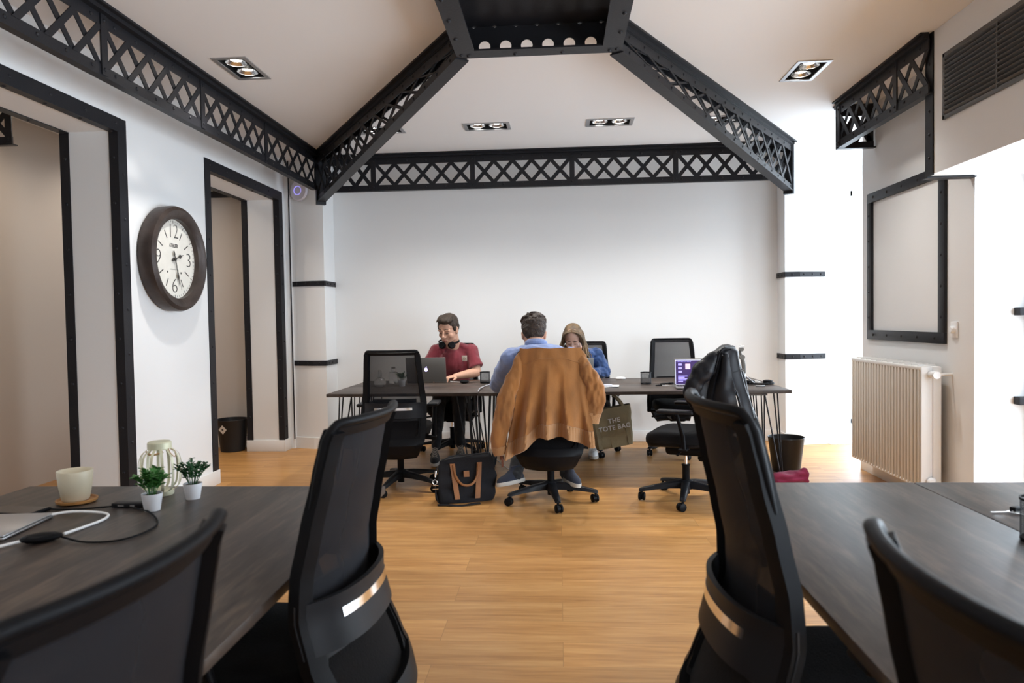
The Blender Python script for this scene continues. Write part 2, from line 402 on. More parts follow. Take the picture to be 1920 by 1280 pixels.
# ---------------------------------------------------------------- lattice steelwork
NX = lambda P, Q: (V(Q)-V(P)).normalized()
def beam(name, A, B, label, n_dir, posts, nx=5, zb=(ZB, ZB), end_posts=(True, True), xoff=(0,), cornice=.07, planes=(0,), side=1, group='black lattice beams under the ceiling', diag=False):
    """lattice beam from A to B (plan points). n_dir: unit plan normal on the room side."""
    A = V((*A, 0)); B = V((*B, 0)); L = (B-A).length; T = (B-A)/L; N = V((*n_dir, 0)).normalized()
    base = (A+B)/2
    root = thing(name, label, 'beam', base, 0, group); A = A-base; B = B-base
    Zb = lambda u: zb[0]+(zb[1]-zb[0])*u
    P = lambda u, z, off=0: A+T*(L*u)+N*off+V((0, 0, z))
    hr = .062; hb = .05; th = .008
    def strip(m, u0, u1, f0, f1, off, t):
        r0 = m.ring([P(u0, f0(u0), off-t/2), P(u0, f1(u0), off-t/2), P(u0, f1(u0), off+t/2), P(u0, f0(u0), off+t/2)])
        r1 = m.ring([P(u1, f0(u1), off-t/2), P(u1, f1(u1), off-t/2), P(u1, f1(u1), off+t/2), P(u1, f0(u1), off+t/2)])
        m.skin([r0, r1])
    ztop = ZC-.001
    # cornice
    m = MB()
    strip(m, 0, 1, lambda u: ztop-.012, lambda u: ztop, cornice/2 if not diag else 0, cornice if not diag else cornice*2)
    strip(m, 0, 1, lambda u: ztop-.034, lambda u: ztop-.012, cornice*.3 if not diag else 0, cornice*.6 if not diag else cornice*1.2)
    obj('cornice', m, 'steel', root, 25)
    zr = ztop-.034
    m = MB()
    for p in planes:
        strip(m, 0, 1, lambda u: zr-hr, lambda u: zr, p, th)
        for s in ((1,) if not diag else (1, -1)):
            k = int(L/.19)
            for i in range(k): m.rivet(P((i+.5)/k, zr-hr/2, p+s*th/2), N*s)
    if diag: strip(m, 0, 1, lambda u: zr-.006, lambda u: zr, 0, .075)
    obj('top_rail', m, 'steel', root, 25)
    m = MB()
    for p in planes:
        strip(m, 0, 1, lambda u: Zb(u), lambda u: Zb(u)+hb, p, th)
        for s in ((1,) if not diag else (1, -1)):
            k = int(L/.19)
            for i in range(k): m.rivet(P((i+.5)/k, Zb((i+.5)/k)+hb/2, p+s*th/2), N*s)
    strip(m, 0, 1, lambda u: Zb(u)-.008, lambda u: Zb(u), -.02 if not diag else 0, .05 if not diag else .085)
    obj('bottom_rail', m, 'steel', root, 25)
    m = MB(); us = [0]+list(posts)+[1]; pw = .05/L
    z0 = lambda u: Zb(u)+hb-.004; z1 = lambda u: zr-hr+.004
    for a, b in zip(us, us[1:]):
        a2 = a+(pw/2 if a > 0 else pw*.5); b2 = b-(pw/2 if b < 1 else pw*.5)
        k = nx if not isinstance(nx, dict) else nx[us.index(a)]
        for i in range(k):
            ua = a2+(b2-a2)*i/k; ub = a2+(b2-a2)*(i+1)/k
            for q, (c, d) in enumerate((((ua, z0(ua)), (ub, z1(ub))), ((ua, z1(ua)), (ub, z0(ub))))):
                for p in planes:
                    if abs(z1(c[0])-z0(c[0])) < .012: continue
                    m.bar(P(c[0], c[1], p+(q-.5)*.008), P(d[0], d[1], p+(q-.5)*.008), T*.024, N, .006)
    obj('lattice', m, 'steel', root, 25)
    for i, u in enumerate(us):
        if (i == 0 and not end_posts[0]) or (i == len(us)-1 and not end_posts[1]): continue
        m = MB(); uu = min(max(u, pw/2), 1-pw/2)
        for p in planes:
            strip(m, uu-pw/2, uu+pw/2, lambda q: Zb(u), lambda q: zr, p+.006, .010)
            for z in (Zb(u)+.03, zr-.03): m.rivet(P(uu, z, p+.011), N)
            if diag:
                strip(m, uu-pw/2, uu+pw/2, lambda q: Zb(u), lambda q: zr, p-.006, .010)
        if diag and u == 0:
            strip(m, 0, pw*1.0, lambda q: Zb(u)-.03, lambda q: ztop, 0, .09)
            for z in (Zb(u)+.03, zr-.2, zr-.06): m.rivet(P(0, z, 0), -T)
        obj('post', m, 'steel', root, 25)
    return root
beam('lattice_beam', (-2.37, 6.86), (-2.37, -3.3), 'long black lattice beam high on the left wall above the clock and doorways', (1, 0), [(6.86-y)/10.16 for y in (5.66, 4.63, 3.60, 2.58, 1.56, .54, -.48, -1.5)], end_posts=(True, True))
beam('lattice_beam', (-2.36, 7.0), (2.28, 7.0), 'straight black lattice beam across the back wall above the people', (0, -1), [(x+2.36)/4.64 for x in (-1.83, -.83, .155, 1.16)], nx={0: 3, 1: 5, 2: 5, 3: 5, 4: 6})
beam('lattice_beam', (2.225, 5.76), (2.225, 4.40), 'short black lattice beam at right above the empty steel frame', (-1, 0), [.70], nx={0: 5, 1: 2}, cornice=.05, end_posts=(True, False))
beam('lattice_beam', (2.23, 5.82), (2.52, 5.82), 'stub of lattice beam joining the short right beam to the wall pier', (0, 1), [], nx=2)
beam('lattice_beam', (-4.25, 7.08), (-3.25, 7.08), 'black lattice beam inside the corridor seen through the far doorway', (0, -1), [.5], nx=4)
beam('lattice_beam', (-4.28, 4.84), (-3.88, 4.84), 'end of a black lattice beam in the corridor seen through the near doorway', (0, -1), [], nx=2)
RB = ((-.557, 4.04), (.376, 4.04))
beam('diagonal_lattice_brace', (-2.345, 6.90), (-.53, 4.06), 'black tapering lattice brace running from left pillar to ceiling ring', (-.84, -.54), [], nx=11, zb=(2.50, 2.80), end_posts=(True, False), planes=(-.028, .028), cornice=.075, diag=True, group='diagonal braces of the ceiling ring')
beam('diagonal_lattice_brace', (2.25, 7.02), (.35, 4.06), 'black tapering lattice brace running from right pillar to ceiling ring', (-.84, .54), [], nx=11, zb=(2.50, 2.80), end_posts=(True, False), planes=(-.028, .028), cornice=.075, diag=True, group='diagonal braces of the ceiling ring')
# ceiling ring
rg = thing('ceiling_ring', 'black rectangular steel box ring with round holes hanging under the ceiling', 'ceiling frame', (-.09, 3.2, ZC))
x0, x1, y0, y1 = -.467, .467, -.86, .86
m = MB(); fw = .11; zf = 2.80-ZC
for a in ((x0, x1, y1-fw, y1), (x0, x1, y0, y0+fw), (x0, x0+fw, y0+fw, y1-fw), (x1-fw, x1, y0+fw, y1-fw)): m.b2(*a, zf, zf+.01)
for i in range(4):
    x = x0+.07+(x1-x0-.14)*i/3
    for y in (y1-fw*.35, y0+fw*.35): m.rivet((x, y, zf), (0, 0, -1), .012, .009)
for i in range(8):
    y = y0+.05+(y1-y0-.1)*i/7
    for x in (x0+.03, x1-.03): m.rivet((x, y, zf), (0, 0, -1), .012, .009)
obj('bottom_flange', m, 'steel', rg, 25)
def holed(m, P, L, z0, z1, zc, r, step, u0, nrm, t=.008):
    N = V(nrm)*t
    k0 = -20; xs = [u0+step*k for k in range(-12, 13) if r < u0+step*k < L-r]
    def cell(ua, ub, hc):
        n = 24; outer = []; inner = []
        for k in range(n):
            a = 2*PI*k/n; c, s = math.cos(a), math.sin(a)
            inner.append((hc+r*c, zc+r*s))
            hx = (ub-hc) if c > 0 else (hc-ua); hz = (z1-zc) if s > 0 else (zc-z0)
            q = min(hx/abs(c) if abs(c) > 1e-6 else 1e9, hz/abs(s) if abs(s) > 1e-6 else 1e9)
            outer.append((hc+c*q, zc+s*q))
        for off in (0, 1):
            I = m.ring([P(u, z)+N*off for u, z in inner]); O = m.ring([P(u, z)+N*off for u, z in outer]); m.skin([I, O], False, False)
        I0 = m.ring([P(u, z) for u, z in inner]); I1 = m.ring([P(u, z)+N for u, z in inner]); m.skin([I0, I1], False, False)
    ed = [0]+[(a+b)/2 for a, b in zip(xs, xs[1:])]+[L]
    for a, b, c in zip(ed, ed[1:], xs): cell(a, b, c)
for nm, P, L, nr, u0 in (('x', lambda u, z: V((x0+u, y1-.03, z)), x1-x0, (0, 1, 0), .041), ('x', lambda u, z: V((x0+u, y0+.03, z)), x1-x0, (0, -1, 0), .041),
                        ('y', lambda u, z: V((x0+.03, y0+u, z)), y1-y0, (-1, 0, 0), .06), ('y', lambda u, z: V((x1-.03, y0+u, z)), y1-y0, (1, 0, 0), .06)):
    m = MB(); holed(m, P, L, zf+.01, -.003, 2.851-ZC, .033, .12, u0, nr); obj('side_plate', m, 'steel', rg, 25)
obj('top_panel', MB().b2(x0+.018, x1-.018, y0+.018, y1-.018, -.008, -.001), 'steel', rg)

# steel bands round the pillars, riveted
def band(name, pts, z, h=.052):
    m = MB(); P = [V((*p, z)) for p in pts]
    for a, b in zip(P, P[1:]):
        d = (b-a).normalized(); n = V((d.y, -d.x, 0))
        m.bar(a+n*.004, b+n*.004, (0, 0, h/2), n, .009)
        k = max(1, round((b-a).length/.11))
        for i in range(k): m.rivet(a+(b-a)*((i+.5)/k)+n*.0085, n)
    return struct(name, m, 'steel', None, 25)
for i, z in enumerate((1.706, .886)):
    band('trim_%d' % (2+i), [(-2.752, 7.168), (-2.532, 7.098), (-2.388, 7.098), (-2.388, 7.44)], z)
    band('trim_%d' % (4+i), [(2.258, 7.44), (2.258, 7.198), (2.40, 7.198), (2.67, 7.263)], z)
for i, z in enumerate((1.30, .76)):
    m = MB(); m.b2(2.76, 2.90, 4.41, 4.468, z-.024, z+.024, .002); m.rivet((2.81, 4.41, z), (0, -1, 0)); struct('trim_%d' % (6+i), m, 'steel', None, 25)
struct('trim_8', MB().b2(-2.757, -2.748, 7.118, 7.128, .1, ZC), 'steel')  # thin dark vertical line in the corner beside the left pillar
# box corner strips
m = MB(); m.b2(XBOX-.008, XBOX, 4.39, YBX+.006, ZS-.006, ZC); m.b2(XBOX-.008, XP, YBX, YBX+.008, ZS-.006, ZS+.05)
m.b2(XBOX-.008, XP, YBX-.02, YBX+.05, ZS-.014, ZS-.006)
for k in range(6): m.rivet((XBOX-.008, 4.43, ZS+.1+k*.14), (-1, 0, 0))
struct('trim_9', m, 'steel', None, 25)
# ventilation grille
vg = thing('ventilation_grille', 'wide grey louvred air grille set in the boxed lintel at upper right', 'vent', (XBOX, 3.4, 2.605))
m = MB(); hh, ll = .19, .88
for a in ((-ll, ll, -hh, -hh+.025), (-ll, ll, hh-.025, hh)): m.b2(-.012, 0, a[0], a[1], a[2], a[3], .003)
for a in (-ll, ll-.025): m.b2(-.012, 0, a, a+.025, -hh, hh, .003)
obj('grille_frame', m, 'vent', vg)
obj('backing', MB().b2(-.003, 0, -ll+.01, ll-.01, -hh+.01, hh-.01), mat('vent_dark', (.01, .01, .01), .8), vg)
m = MB()
for k in range(13):
    z = -hh+.035+k*(2*hh-.07)/12
    m.box((-.011, 0, z), (.022, 2*ll-.05, .003), (0, .6, 0))
m.b2(-.016, -.008, .36, .372, -hh+.02, hh-.02)
obj('louvres', m, 'vent', vg)
# riveted frame on the pier
pf = thing('wall_frame', 'empty rectangular black riveted steel frame on the pier above the radiator', 'frame', (XP, 5.345, 1.68))
hy, hz, bw = .575, .585, .075
for nm, a in (('top_bar', (-hy, hy, hz-bw, hz)), ('bottom_bar', (-hy, hy, -hz, -hz+bw)), ('side_bar', (-hy, -hy+bw, -hz+bw, hz-bw)), ('side_bar', (hy-bw, hy, -hz+bw, hz-bw))):
    m = MB(); m.b2(-.022, 0, *a, .002)
    n = 5; 
    for i in range(n):
        f = (i+.5)/n
        y = a[0]+(a[1]-a[0])*(f if 'bar' in nm and a[1]-a[0] > .2 else .5); z = a[2]+(a[3]-a[2])*(.5 if a[1]-a[0] > .2 else f)
        m.rivet((-.022, y, z), (-1, 0, 0))
    obj(nm, m, 'steel', pf, 25)

# recessed ceiling spots
lampm = mat('lamp_glow', (1, .95, .87), .5, emit=30); refl = mat('lamp_reflector', (.8, .8, .8), .18, metal=1)
lab = ['recessed twin ceiling spotlight at left, beside the long wall beam', 'recessed twin ceiling spotlight at right, nearest the short lattice beam',
       'recessed twin ceiling spotlight over the back tables, left of centre', 'recessed twin ceiling spotlight over the back tables, right of centre',
       'recessed twin ceiling spotlight half hidden behind the left brace', 'recessed twin ceiling spotlight half hidden behind the right brace']
f0 = thing('ceiling_spotlight', lab[0], 'ceiling light', (0, 0, 0), 0, 'recessed twin spotlights')
m = MB(); a, b = .20, .113
m.b2(-a, a, -b, -fx_d/2, -.006, 0); m.b2(-a, a, fx_d/2, b, -.006, 0); m.b2(-a, -fx_w/2, -fx_d/2, fx_d/2, -.006, 0); m.b2(fx_w/2, a, -fx_d/2, fx_d/2, -.006, 0)
obj('bezel', m, 'alu', f0)
m = MB(); m.b2(-fx_w/2, fx_w/2, -fx_d/2, fx_d/2, .10, .104); m.b2(-fx_w/2, fx_w/2, -fx_d/2, -fx_d/2+.002, 0, .10); m.b2(-fx_w/2, fx_w/2, fx_d/2-.002, fx_d/2, 0, .10); m.b2(-fx_w/2, -fx_w/2+.002, -fx_d/2, fx_d/2, 0, .10); m.b2(fx_w/2-.002, fx_w/2, -fx_d/2, fx_d/2, 0, .10)
obj('housing', m, mat('housing_black', (.01, .01, .01), .6), f0)
for s in (-1, 1):
    m = MB(); m.lathe([(.066, .004), (.068, .008), (.060, .014), (.030, .045), (.018, .05)], (s*.083, 0, 0), 28); r = obj('reflector', m, refl, f0)
    m = MB(); m.lathe([(.0001, .018), (.026, .020), (.036, .024), (.036, .032), (.0001, .04)], (s*.083, 0, 0), 20); obj('bulb', m, lampm, r)
def lamp_light(x, y, k=1):
    l = bpy.data.lights.new('spot_beam', 'SPOT'); l.energy = LAMP_W*k; l.color = LAMP_COL; l.spot_size = math.radians(125); l.spot_blend = 1; l.shadow_soft_size = .045
    o = bpy.data.objects.new('spot_beam', l); C.objects.link(o); o.location = (x, y, ZC-.015)
for i, (x, y, r) in enumerate(FIX):
    if i == 0: f0.location = (x, y, ZC); f0.rotation_euler = (0, 0, r)
    elif i < 6: dup(f0, (x, y, ZC), r, lab[i])
    else: dup(f0, (x, y, ZC), r, 'added recessed twin ceiling spotlight outside the view, ' + ('above the lower left desk', 'above the lower right desks', 'rear left corner of the room', 'rear right corner of the room', 'behind the aisle on the left', 'behind the aisle on the right')[i-6])
    lamp_light(x, y, 1.5 if 2 <= i < 6 else (1.0 if i < 6 else .45))
def small_lamp(x, y, z, e, col):
    l = bpy.data.lights.new('corridor_lamp', 'SPOT'); l.energy = e; l.color = col; l.spot_size = math.radians(150); l.spot_blend = .9; l.shadow_soft_size = .06
    o = bpy.data.objects.new('corridor_lamp', l); C.objects.link(o); o.location = (x, y, z)
for y, e in ((2.6, 14), (5.0, 24), (6.2, 34)): small_lamp(-3.72, y, ZC-.02, e*.85, (1, .86, .72))
# access point on the pillar
ap = MB(); mm = Matrix.Translation((-2.64, 7.125, 2.66)) @ Euler((PI/2, 0, -.3)).to_matrix().to_4x4()
ap.lathe([(.0001, .03), (.06, .03), (.095, .024), (.105, .01), (.105, 0)], (0, 0, 0), 36, mm)
o = tag(obj('wireless_access_point', ap, mat('frosted_plastic', (.74, .72, .80), .3)), 'round frosted disc with violet glow on left pillar behind the beam end', 'access point')
m = MB(); m.lathe([(.040, .0305), (.047, .0315), (.047, .0325), (.040, .0325)], (0, 0, 0), 30, mm); obj('indicator_ring', m, mat('violet_led', (.45, .4, 1), .5, emit=.5), o)
# ================================================================ OFFICE CHAIR
def lerp_tab(tab, z):
    tab = sorted(tab)
    if z <= tab[0][0]: return tab[0][1]
    for (a, p), (b, q) in zip(tab, tab[1:]):
        if z <= b:
            t = (z-a)/(b-a); t = t*t*(3-2*t)*.35+t*.65; return p+(q-p)*t
    return tab[-1][1]
BT = [(.27, .20), (.33, .275), (.39, .305), (.46, .268), (.555, .225), (.66, .20), (.75, .203), (.85, .223), (.96, .248), (1.04, .265), (1.09, .285)]
WT = [(.27, .15), (.34, .19), (.42, .232), (.55, .238), (.70, .236), (.80, .226), (.95, .212), (1.09, .200)]
def S(u, z, bulge=.045, off=0):
    return V((u*lerp_tab(WT, z), -(lerp_tab(BT, z)+bulge*(1-u*u))-off, z))
def make_chair(label, arms=True):
    t = thing('office_chair', label, 'chair', (0, 0, 0), 0, 'black net-backed office chairs')
    m = MB()
    for s in (-1, 1):
        m.sheet(lambda a, b: S(s*(.835+.165*a), .31+.755*b), 3, 34, .032)
        z = lambda q: q
        m.sheet(lambda a, b: S(s*(.66+.24*a), .60-.10*a*(1-b)), 3, 2, .02)
        m.sheet(lambda a, b: S(s*(.62+.26*a), .41+.08*b*a), 3, 2, .02)
        m.sheet(lambda a, b: S(s*(.78+.10*a), .36+.25*b), 2, 8, .022)
    tp = [S(-.985, z) for z in (.90, .96, 1.01, 1.045)]+[S(-.965, 1.068), S(-.92, 1.080)]+[S(-.86+1.72*k/18, 1.083, .045, .003) for k in range(19)]+[S(.92, 1.080), S(.965, 1.068)]+[S(.985, z) for z in (1.045, 1.01, .96, .90)]; m.tube(tp, [.005, .009, .010, .010]+[.0098]*23+[.010, .010, .009, .005], 12)
    m.sheet(lambda a, b: S(-.9+1.8*a, 1.052+.02*b), 20, 2, .010)
    m.sheet(lambda a, b: S(-1.0+2.0*a, .285+.145*b, .045+.02), 24, 7, .026)
    obj('back_frame', m, 'plastic', t, 40)
    m = MB(); m.sheet(lambda a, b: S(-.86+1.72*a, .58+.485*b, .045, -.006), 16, 20, .003)
    obj('back_net', m, 'net', t, 40)
    m = MB()
    def lum(a, b):
        u = -1.0+2.0*a; p = S(u, .580+.115*b, .045, .040*(1-u**4)); return p
    m.sheet(lum, 28, 6, .012)
    m.sheet(lambda a, b: S(-.80+1.6*a, .56+.05*b, .05, 0.0), 20, 2, .014)
    o = obj('lumbar_support', m, 'plasticg', t, 40)
    m = MB(); m.sheet(lambda a, b: S(-.60+1.2*a, .640+.020*b, .045, .0475+(-.040*((-.60+1.2*a)**4))), 14, 1, .003)
    m.mesh if 0 else None
    q = obj('chrome_strip', m, 'chrome', o, 40); q['label'] = 'polished chrome strip'
    m = MB(); m.sheet(lambda a, b: S(-.86+1.72*a, .37+.24*b, .045, -.004), 16, 8, .004); obj('lower_panel', m, 'fabric', t, 40)
    m = MB(); m.sheet(lambda a, b: S(-.7+1.4*a, .60+.12*b, .045, -.02), 14, 3, .012); obj('lumbar_pad', m, 'plastic', t, 40)
    # seat
    def sq(a, rx, ry, e=.62):
        c, s = math.cos(a), math.sin(a)
        return V((math.copysign(abs(c)**e, c)*rx, math.copysign(abs(s)**e, s)*ry, 0))
    def pad(m, levels, cy, drop):
        rs = []
        for z, f in levels:
            pts = []
            for k in range(40):
                p = sq(2*PI*k/40, .243*f, .235*f); p.y += cy; y = (p.y-cy)/.235
                p.z = z-drop*max(0, y-.35)**2-.01*(1-abs(p.x)/.243); pts.append(p)
            rs.append(m.ring(pts))
        m.skin(rs)
    m = MB(); pad(m, [(.425, .82), (.43, .93), (.45, .99), (.475, 1.0), (.495, .985), (.508, .94), (.514, .85), (.513, .5), (.512, .1)], .03, .075); obj('seat', m, 'fabric', t, 60)
    m = MB(); pad(m, [(.395, .5), (.40, .75), (.415, .93), (.432, .95)], .03, .07); obj('seat_shell', m, 'plastic', t, 50)
    m = MB(); m.box((0, -.02, .365), (.19, .30, .075), None, .03, 3); m.box((0, -.20, .335), (.13, .22, .05), (-.25, 0, 0), .02); m.box((0, .05, .35), (.10, .16, .06), None, .02)
    obj('mechanism', m, 'plastic', t, 50)
    m = MB(); m.tube([(.09, .06, .37), (.20, .08, .372), (.27, .08, .366)], [.007, .007, .010], 8); obj('lever', m, 'plastic', t); m = MB(); m.tube([(-.09, 0, .37), (-.20, 0, .372), (-.26, 0, .366)], [.007, .007, .010], 8); obj('lever', m, 'plastic', t)
    m = MB(); m.cyl((0, 0, .25), (0, 0, .35), .0135, None, 18); o = obj('gas_lift', m, 'chrome', t)
    o['label'] = 'chrome piston'
    m = MB(); m.lathe([(.0001, .045), (.026, .045), (.026, .24), (.030, .25), (.030, .255), (.014, .256)], n=24); obj('column', m, 'plastic', t)
    m = MB(); m.lathe([(.0001, .082), (.05, .082), (.052, .13), (.042, .142), (.03, .145)], n=24)
    for k in range(5):
        a = 2*PI*k/5; d = V((math.cos(a), math.sin(a), 0)); n = V((-d.y, d.x, 0)); rs = []
        for r, hw, zt, zb in ((.035, .034, .140, .088), (.12, .029, .130, .088), (.22, .025, .112, .082), (.29, .022, .098, .074), (.325, .020, .090, .068), (.335, .014, .082, .068)):
            rs.append(m.ring([d*r+n*hw+V((0, 0, zb)), d*r+n*hw*.85+V((0, 0, zt-.006)), d*r+n*hw*.5+V((0, 0, zt)), d*r-n*hw*.5+V((0, 0, zt)), d*r-n*hw*.85+V((0, 0, zt-.006)), d*r-n*hw+V((0, 0, zb))]))
        m.skin(rs)
    base = obj('star_base', m, 'plasticg', t, 45)
    for k in range(5):
        a = 2*PI*k/5; c = V((math.cos(a)*.318, math.sin(a)*.318, 0)); b = a+.6+k*1.1; ax = V((math.cos(b), math.sin(b), 0)); off = V((-ax.y, ax.x, 0))*.012
        m = MB(); m.cyl(c+V((0, 0, .045)), c+V((0, 0, .078)), .009, None, 10)
        for s in (-1, 1):
            w0 = c+off+V((0, 0, .029)); m.lathe([(.0001, -.009), (.022, -.009), (.028, -.006), (.029, 0), (.028, .006), (.022, .009), (.0001, .009)], w0+ax*s*.015, 20, Matrix.Rotation(b, 4, 'Z') @ Matrix.Rotation(PI/2, 4, 'Y'))
        m.cyl(c+off-ax*.006+V((0, 0, .029)), c+off+ax*.006+V((0, 0, .029)), .024, None, 14)
        obj('caster', m, 'plastic', base, 40)
    if arms:
        for s in (-1, 1):
            m = MB(); m.box((s*.20, -.04, .405), (.18, .06, .016), None, .006)
            m.tube([(s*.27, -.045, .405), (s*.275, -.04, .50), (s*.275, .0, .64)], [.022, .020, .017], 12, flat=.65)
            a = obj('armrest', m, 'plastic', t, 50)
            m = MB(); m.box((s*.272, .01, .66), (.085, .25, .026), None, .012, 3); obj('arm_pad', m, 'plasticg', a, 50)
    return t
CH = [  # x, y, rz(deg), base turn, z-scale, label
    (-.752, 1.70, 85, 20, 1, 'black office chair at the left foreground desk, whole backrest with chrome strip in view'),
    (.62, 1.55, -87, 10, 1.035, 'black office chair at the right foreground desk, whole backrest with chrome strip in view'),
    (-.755, .735, 88, 40, .968, 'nearest black office chair at bottom left corner, cropped by the frame'),
    (.655, .655, -88, 15, .978, 'nearest black office chair at bottom right corner, cropped by the frame'),
    (-1.25, 5.42, 3, 44, 1, 'empty black office chair with its back to us at the left far table'),
    (-.07, 5.02, -2, -9, 1, 'black office chair under the brown suede jacket, occupied by the blue shirt'),
    (.89, 5.05, 68, 40, 1, 'black office chair turned sideways with the black leather jacket on it'),
    (-1.06, 6.88, 180, 30, .98, 'black office chair behind the person in the red T-shirt'),
    (.25, 6.86, 176, 5, .98, 'black office chair behind the person with long wavy hair'),
    (1.13, 6.78, 183, 60, 1, 'empty black office chair at the wall facing us across the far table'),
]
proto = make_chair(CH[0][5]); chairs = []
for i, (x, y, r, br, zs, lb) in enumerate(CH):
    c = proto if i == 0 else dup(proto, (x, y, 0), 0, lb)
    c.location = (x, y, 0); c.rotation_euler = (0, 0, math.radians(r)); c.scale = (1, 1, zs); chairs.append(c)
    for k in c.children:
        if k.name.startswith('star_base'): k.rotation_euler = (0, 0, math.radians(br-r))

# ================================================================ TABLES
ZT = .72
def hairpin(m, c, sx, sy, top):
    "three rods from a plate, meeting at the foot. sx, sy point to the table's outside corner"
    f = V((c[0]+sx*.03, c[1]+sy*.03, .006))
    for dx, dy in ((0, 0), (-sx*.10, 0), (0, -sy*.10)):
        p = V((c[0]+dx, c[1]+dy, top)); q = f+V((dx*.12, dy*.12, 0)); m.tube([p, q], .0058, 8)
    m.tube([f+V((-sx*.012, 0, .001)), f+V((0, 0, 0)), f+V((0, -sy*.012, .001))], .0058, 8)
    m.box((c[0]-sx*.04, c[1]-sy*.04, top-.002), (.14, .14, .004))
def make_table(x0, x1, y0, y1, label, group, wood_m='deskx', th=.026):
    cx, cy = (x0+x1)/2, (y0+y1)/2
    t = thing('hairpin_table', label, 'table', (cx, cy, 0), 0, group)
    obj('tabletop', MB().b2(x0-cx, x1-cx, y0-cy, y1-cy, ZT-th, ZT, .0025), wood_m, t)
    for sx in (-1, 1):
        for sy in (-1, 1):
            m = MB(); hairpin(m, (sx*((x1-x0)/2-.085), sy*((y1-y0)/2-.085)), sx, sy, ZT-th); obj('hairpin_leg', m, 'steel', t, 40)
    return t
G1 = 'far row of tables under the back wall'
make_table(-1.895, -.655, 5.60, 6.20, 'left far hairpin-leg table, front one with the empty chair', G1)
make_table(-1.895, -.655, 6.203, 6.84, 'left far hairpin-leg table, rear one holding the silver laptop', G1)
make_table(-.650, 1.80, 5.58, 6.20, 'long right far hairpin-leg table, front one with the dark screen laptop', G1)
make_table(-.650, 1.80, 6.203, 6.84, 'long right far hairpin-leg table, rear one against the wall side', G1)
G2 = 'foreground desks'
make_table(-1.94, -.62, .06, 2.44, 'dark stained wooden desk at lower left with cup and plants', G2, 'desk')
make_table(.515, 1.205, .06, 2.485, 'dark stained wooden desk at lower right nearest the aisle', G2, 'desk')
make_table(1.208, 1.90, .06, 2.485, 'dark stained wooden desk at lower right on the window side', G2, 'desk')

# ================================================================ RADIATOR
rd = thing('radiator', 'white ribbed column radiator under the empty steel frame', 'radiator', (XP, 5.31, 0))
m = MB(); n = 24; y0, y1 = -.55, .53
for k in range(n):
    y = y0+(y1-y0)*(k+.5)/n; m.box((-.165, y, .55), (.028, .030, .80), None, .010, 2); m.box((-.06, y, .55), (.022, .026, .78), None, .008, 2)
m.b2(-.15, -.07, y0, y1, .20, .90)
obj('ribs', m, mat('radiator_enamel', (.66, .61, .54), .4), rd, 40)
m = MB(); m.b2(-.18, -.045, y0-.006, y1+.004, .925, .95, .008); o = obj('bottom_header', MB().b2(-.175, -.05, y0, y1, .145, .165, .008), 'trim', rd)
for k in range(12): m.b2(-.17, -.055, y0+.04+k*.087, y0+.05+k*.087, .94, .962, .003)
obj('header', m, 'trim', rd)
m = MB(); m.b2(-.178, -.12, y0-.022, y0-.006, .14, .95, .006); m.b2(-.105, -.05, y0-.022, y0-.006, .14, .95, .006); m.b2(-.125, -.10, y0-.014, y0-.008, .14, .95); obj('end_panel', m, 'trim', rd)
m = MB(); m.cyl((-.12, y0-.02, .90), (-.12, y0-.075, .90), .022, .020, 16); m.cyl((-.12, y0-.075, .90), (-.12, y0-.10, .90), .026, .024, 16); m.tube([(-.10, y0-.05, .90), (-.04, y0-.05, .902), (0, y0-.05, .902)], .009, 10); obj('valve', m, 'white', rd)
m = MB(); m.lathe([(.0001, 0), (.03, 0), (.03, .02), (.018, .03), (.0001, .03)], (-.12, y0-.02, .20), 18, Matrix.Rotation(PI/2, 4, 'X')); m.tube([(-.12, y0-.04, .20), (-.06, y0-.04, .10), (-.06, y0-.04, .0)], .009, 10, 4); obj('drain_plug', m, 'white', rd)
# switch by the frame
sw = thing('thermostat', 'small white thermostat knob on the pier beside the steel frame', 'thermostat', (XP, 4.675, 1.19))
obj('plate', MB().b2(-.012, 0, -.036, .036, -.052, .052, .005), 'white', sw); obj('knob', MB().lathe([(.0001, .034), (.018, .034), (.022, .030), (.024, .010), (.024, 0)], (0, 0, 0), 24, Matrix.Rotation(-PI/2, 4, 'Y')), 'white', sw)
# outlets on back wall
ol = thing('wall_outlet', 'white double socket low on the back wall behind the table legs', 'socket', (-.60, YB, .29))
obj('plate', MB().b2(-.075, .075, -.010, 0, -.042, .042, .004), 'white', ol)
for s in (-1, 1): obj('socket', MB().lathe([(.0001, .004), (.017, .004), (.019, .011), (.021, .011), (.021, .0)], (s*.037, 0, 0), 20, Matrix.Rotation(PI/2, 4, 'X')), 'white', ol)

# ================================================================ CLOCK
ck = thing('wall_clock', 'large round dark brown framed station clock on the left wall', 'clock', (XL, 4.90, 1.775), 0, None, (PI/2, 0, PI/2))
# local: x -> +Y world (right on the dial), y -> up, z -> out of wall
rim = mat('bronze_rim', (.05, .036, .031), .38, metal=.25, bump=.15, bscale=40, var=.3, vscale=9)
m = MB(); m.lathe([(.355, 0), (.372, .012), (.376, .085), (.368, .105), (.345, .118), (.318, .112), (.292, .094), (.284, .088), (.284, .05)], n=96); obj('rim', m, rim, ck, 30)
m = MB(); m.lathe([(.0001, .052), (.286, .052), (.286, .045), (.0001, .045)], n=72); obj('dial', m, mat('cream_dial', (.74, .71, .64), .6, var=.05, vscale=14), ck)
ink = mat('dial_ink', (.05, .045, .04), .6); M['ink'] = ink; I = Matrix.Translation
m = MB()
for tx, p, sx in (('12', (0, .195), .95), ('6', (0, -.195), 1.15), ('3', (.200, 0), 1.15), ('9', (-.200, 0), 1.15)):
    m.merge(text_mb(tx, .15, I((*p, .053)), .0006, sx, bold=-.0035))
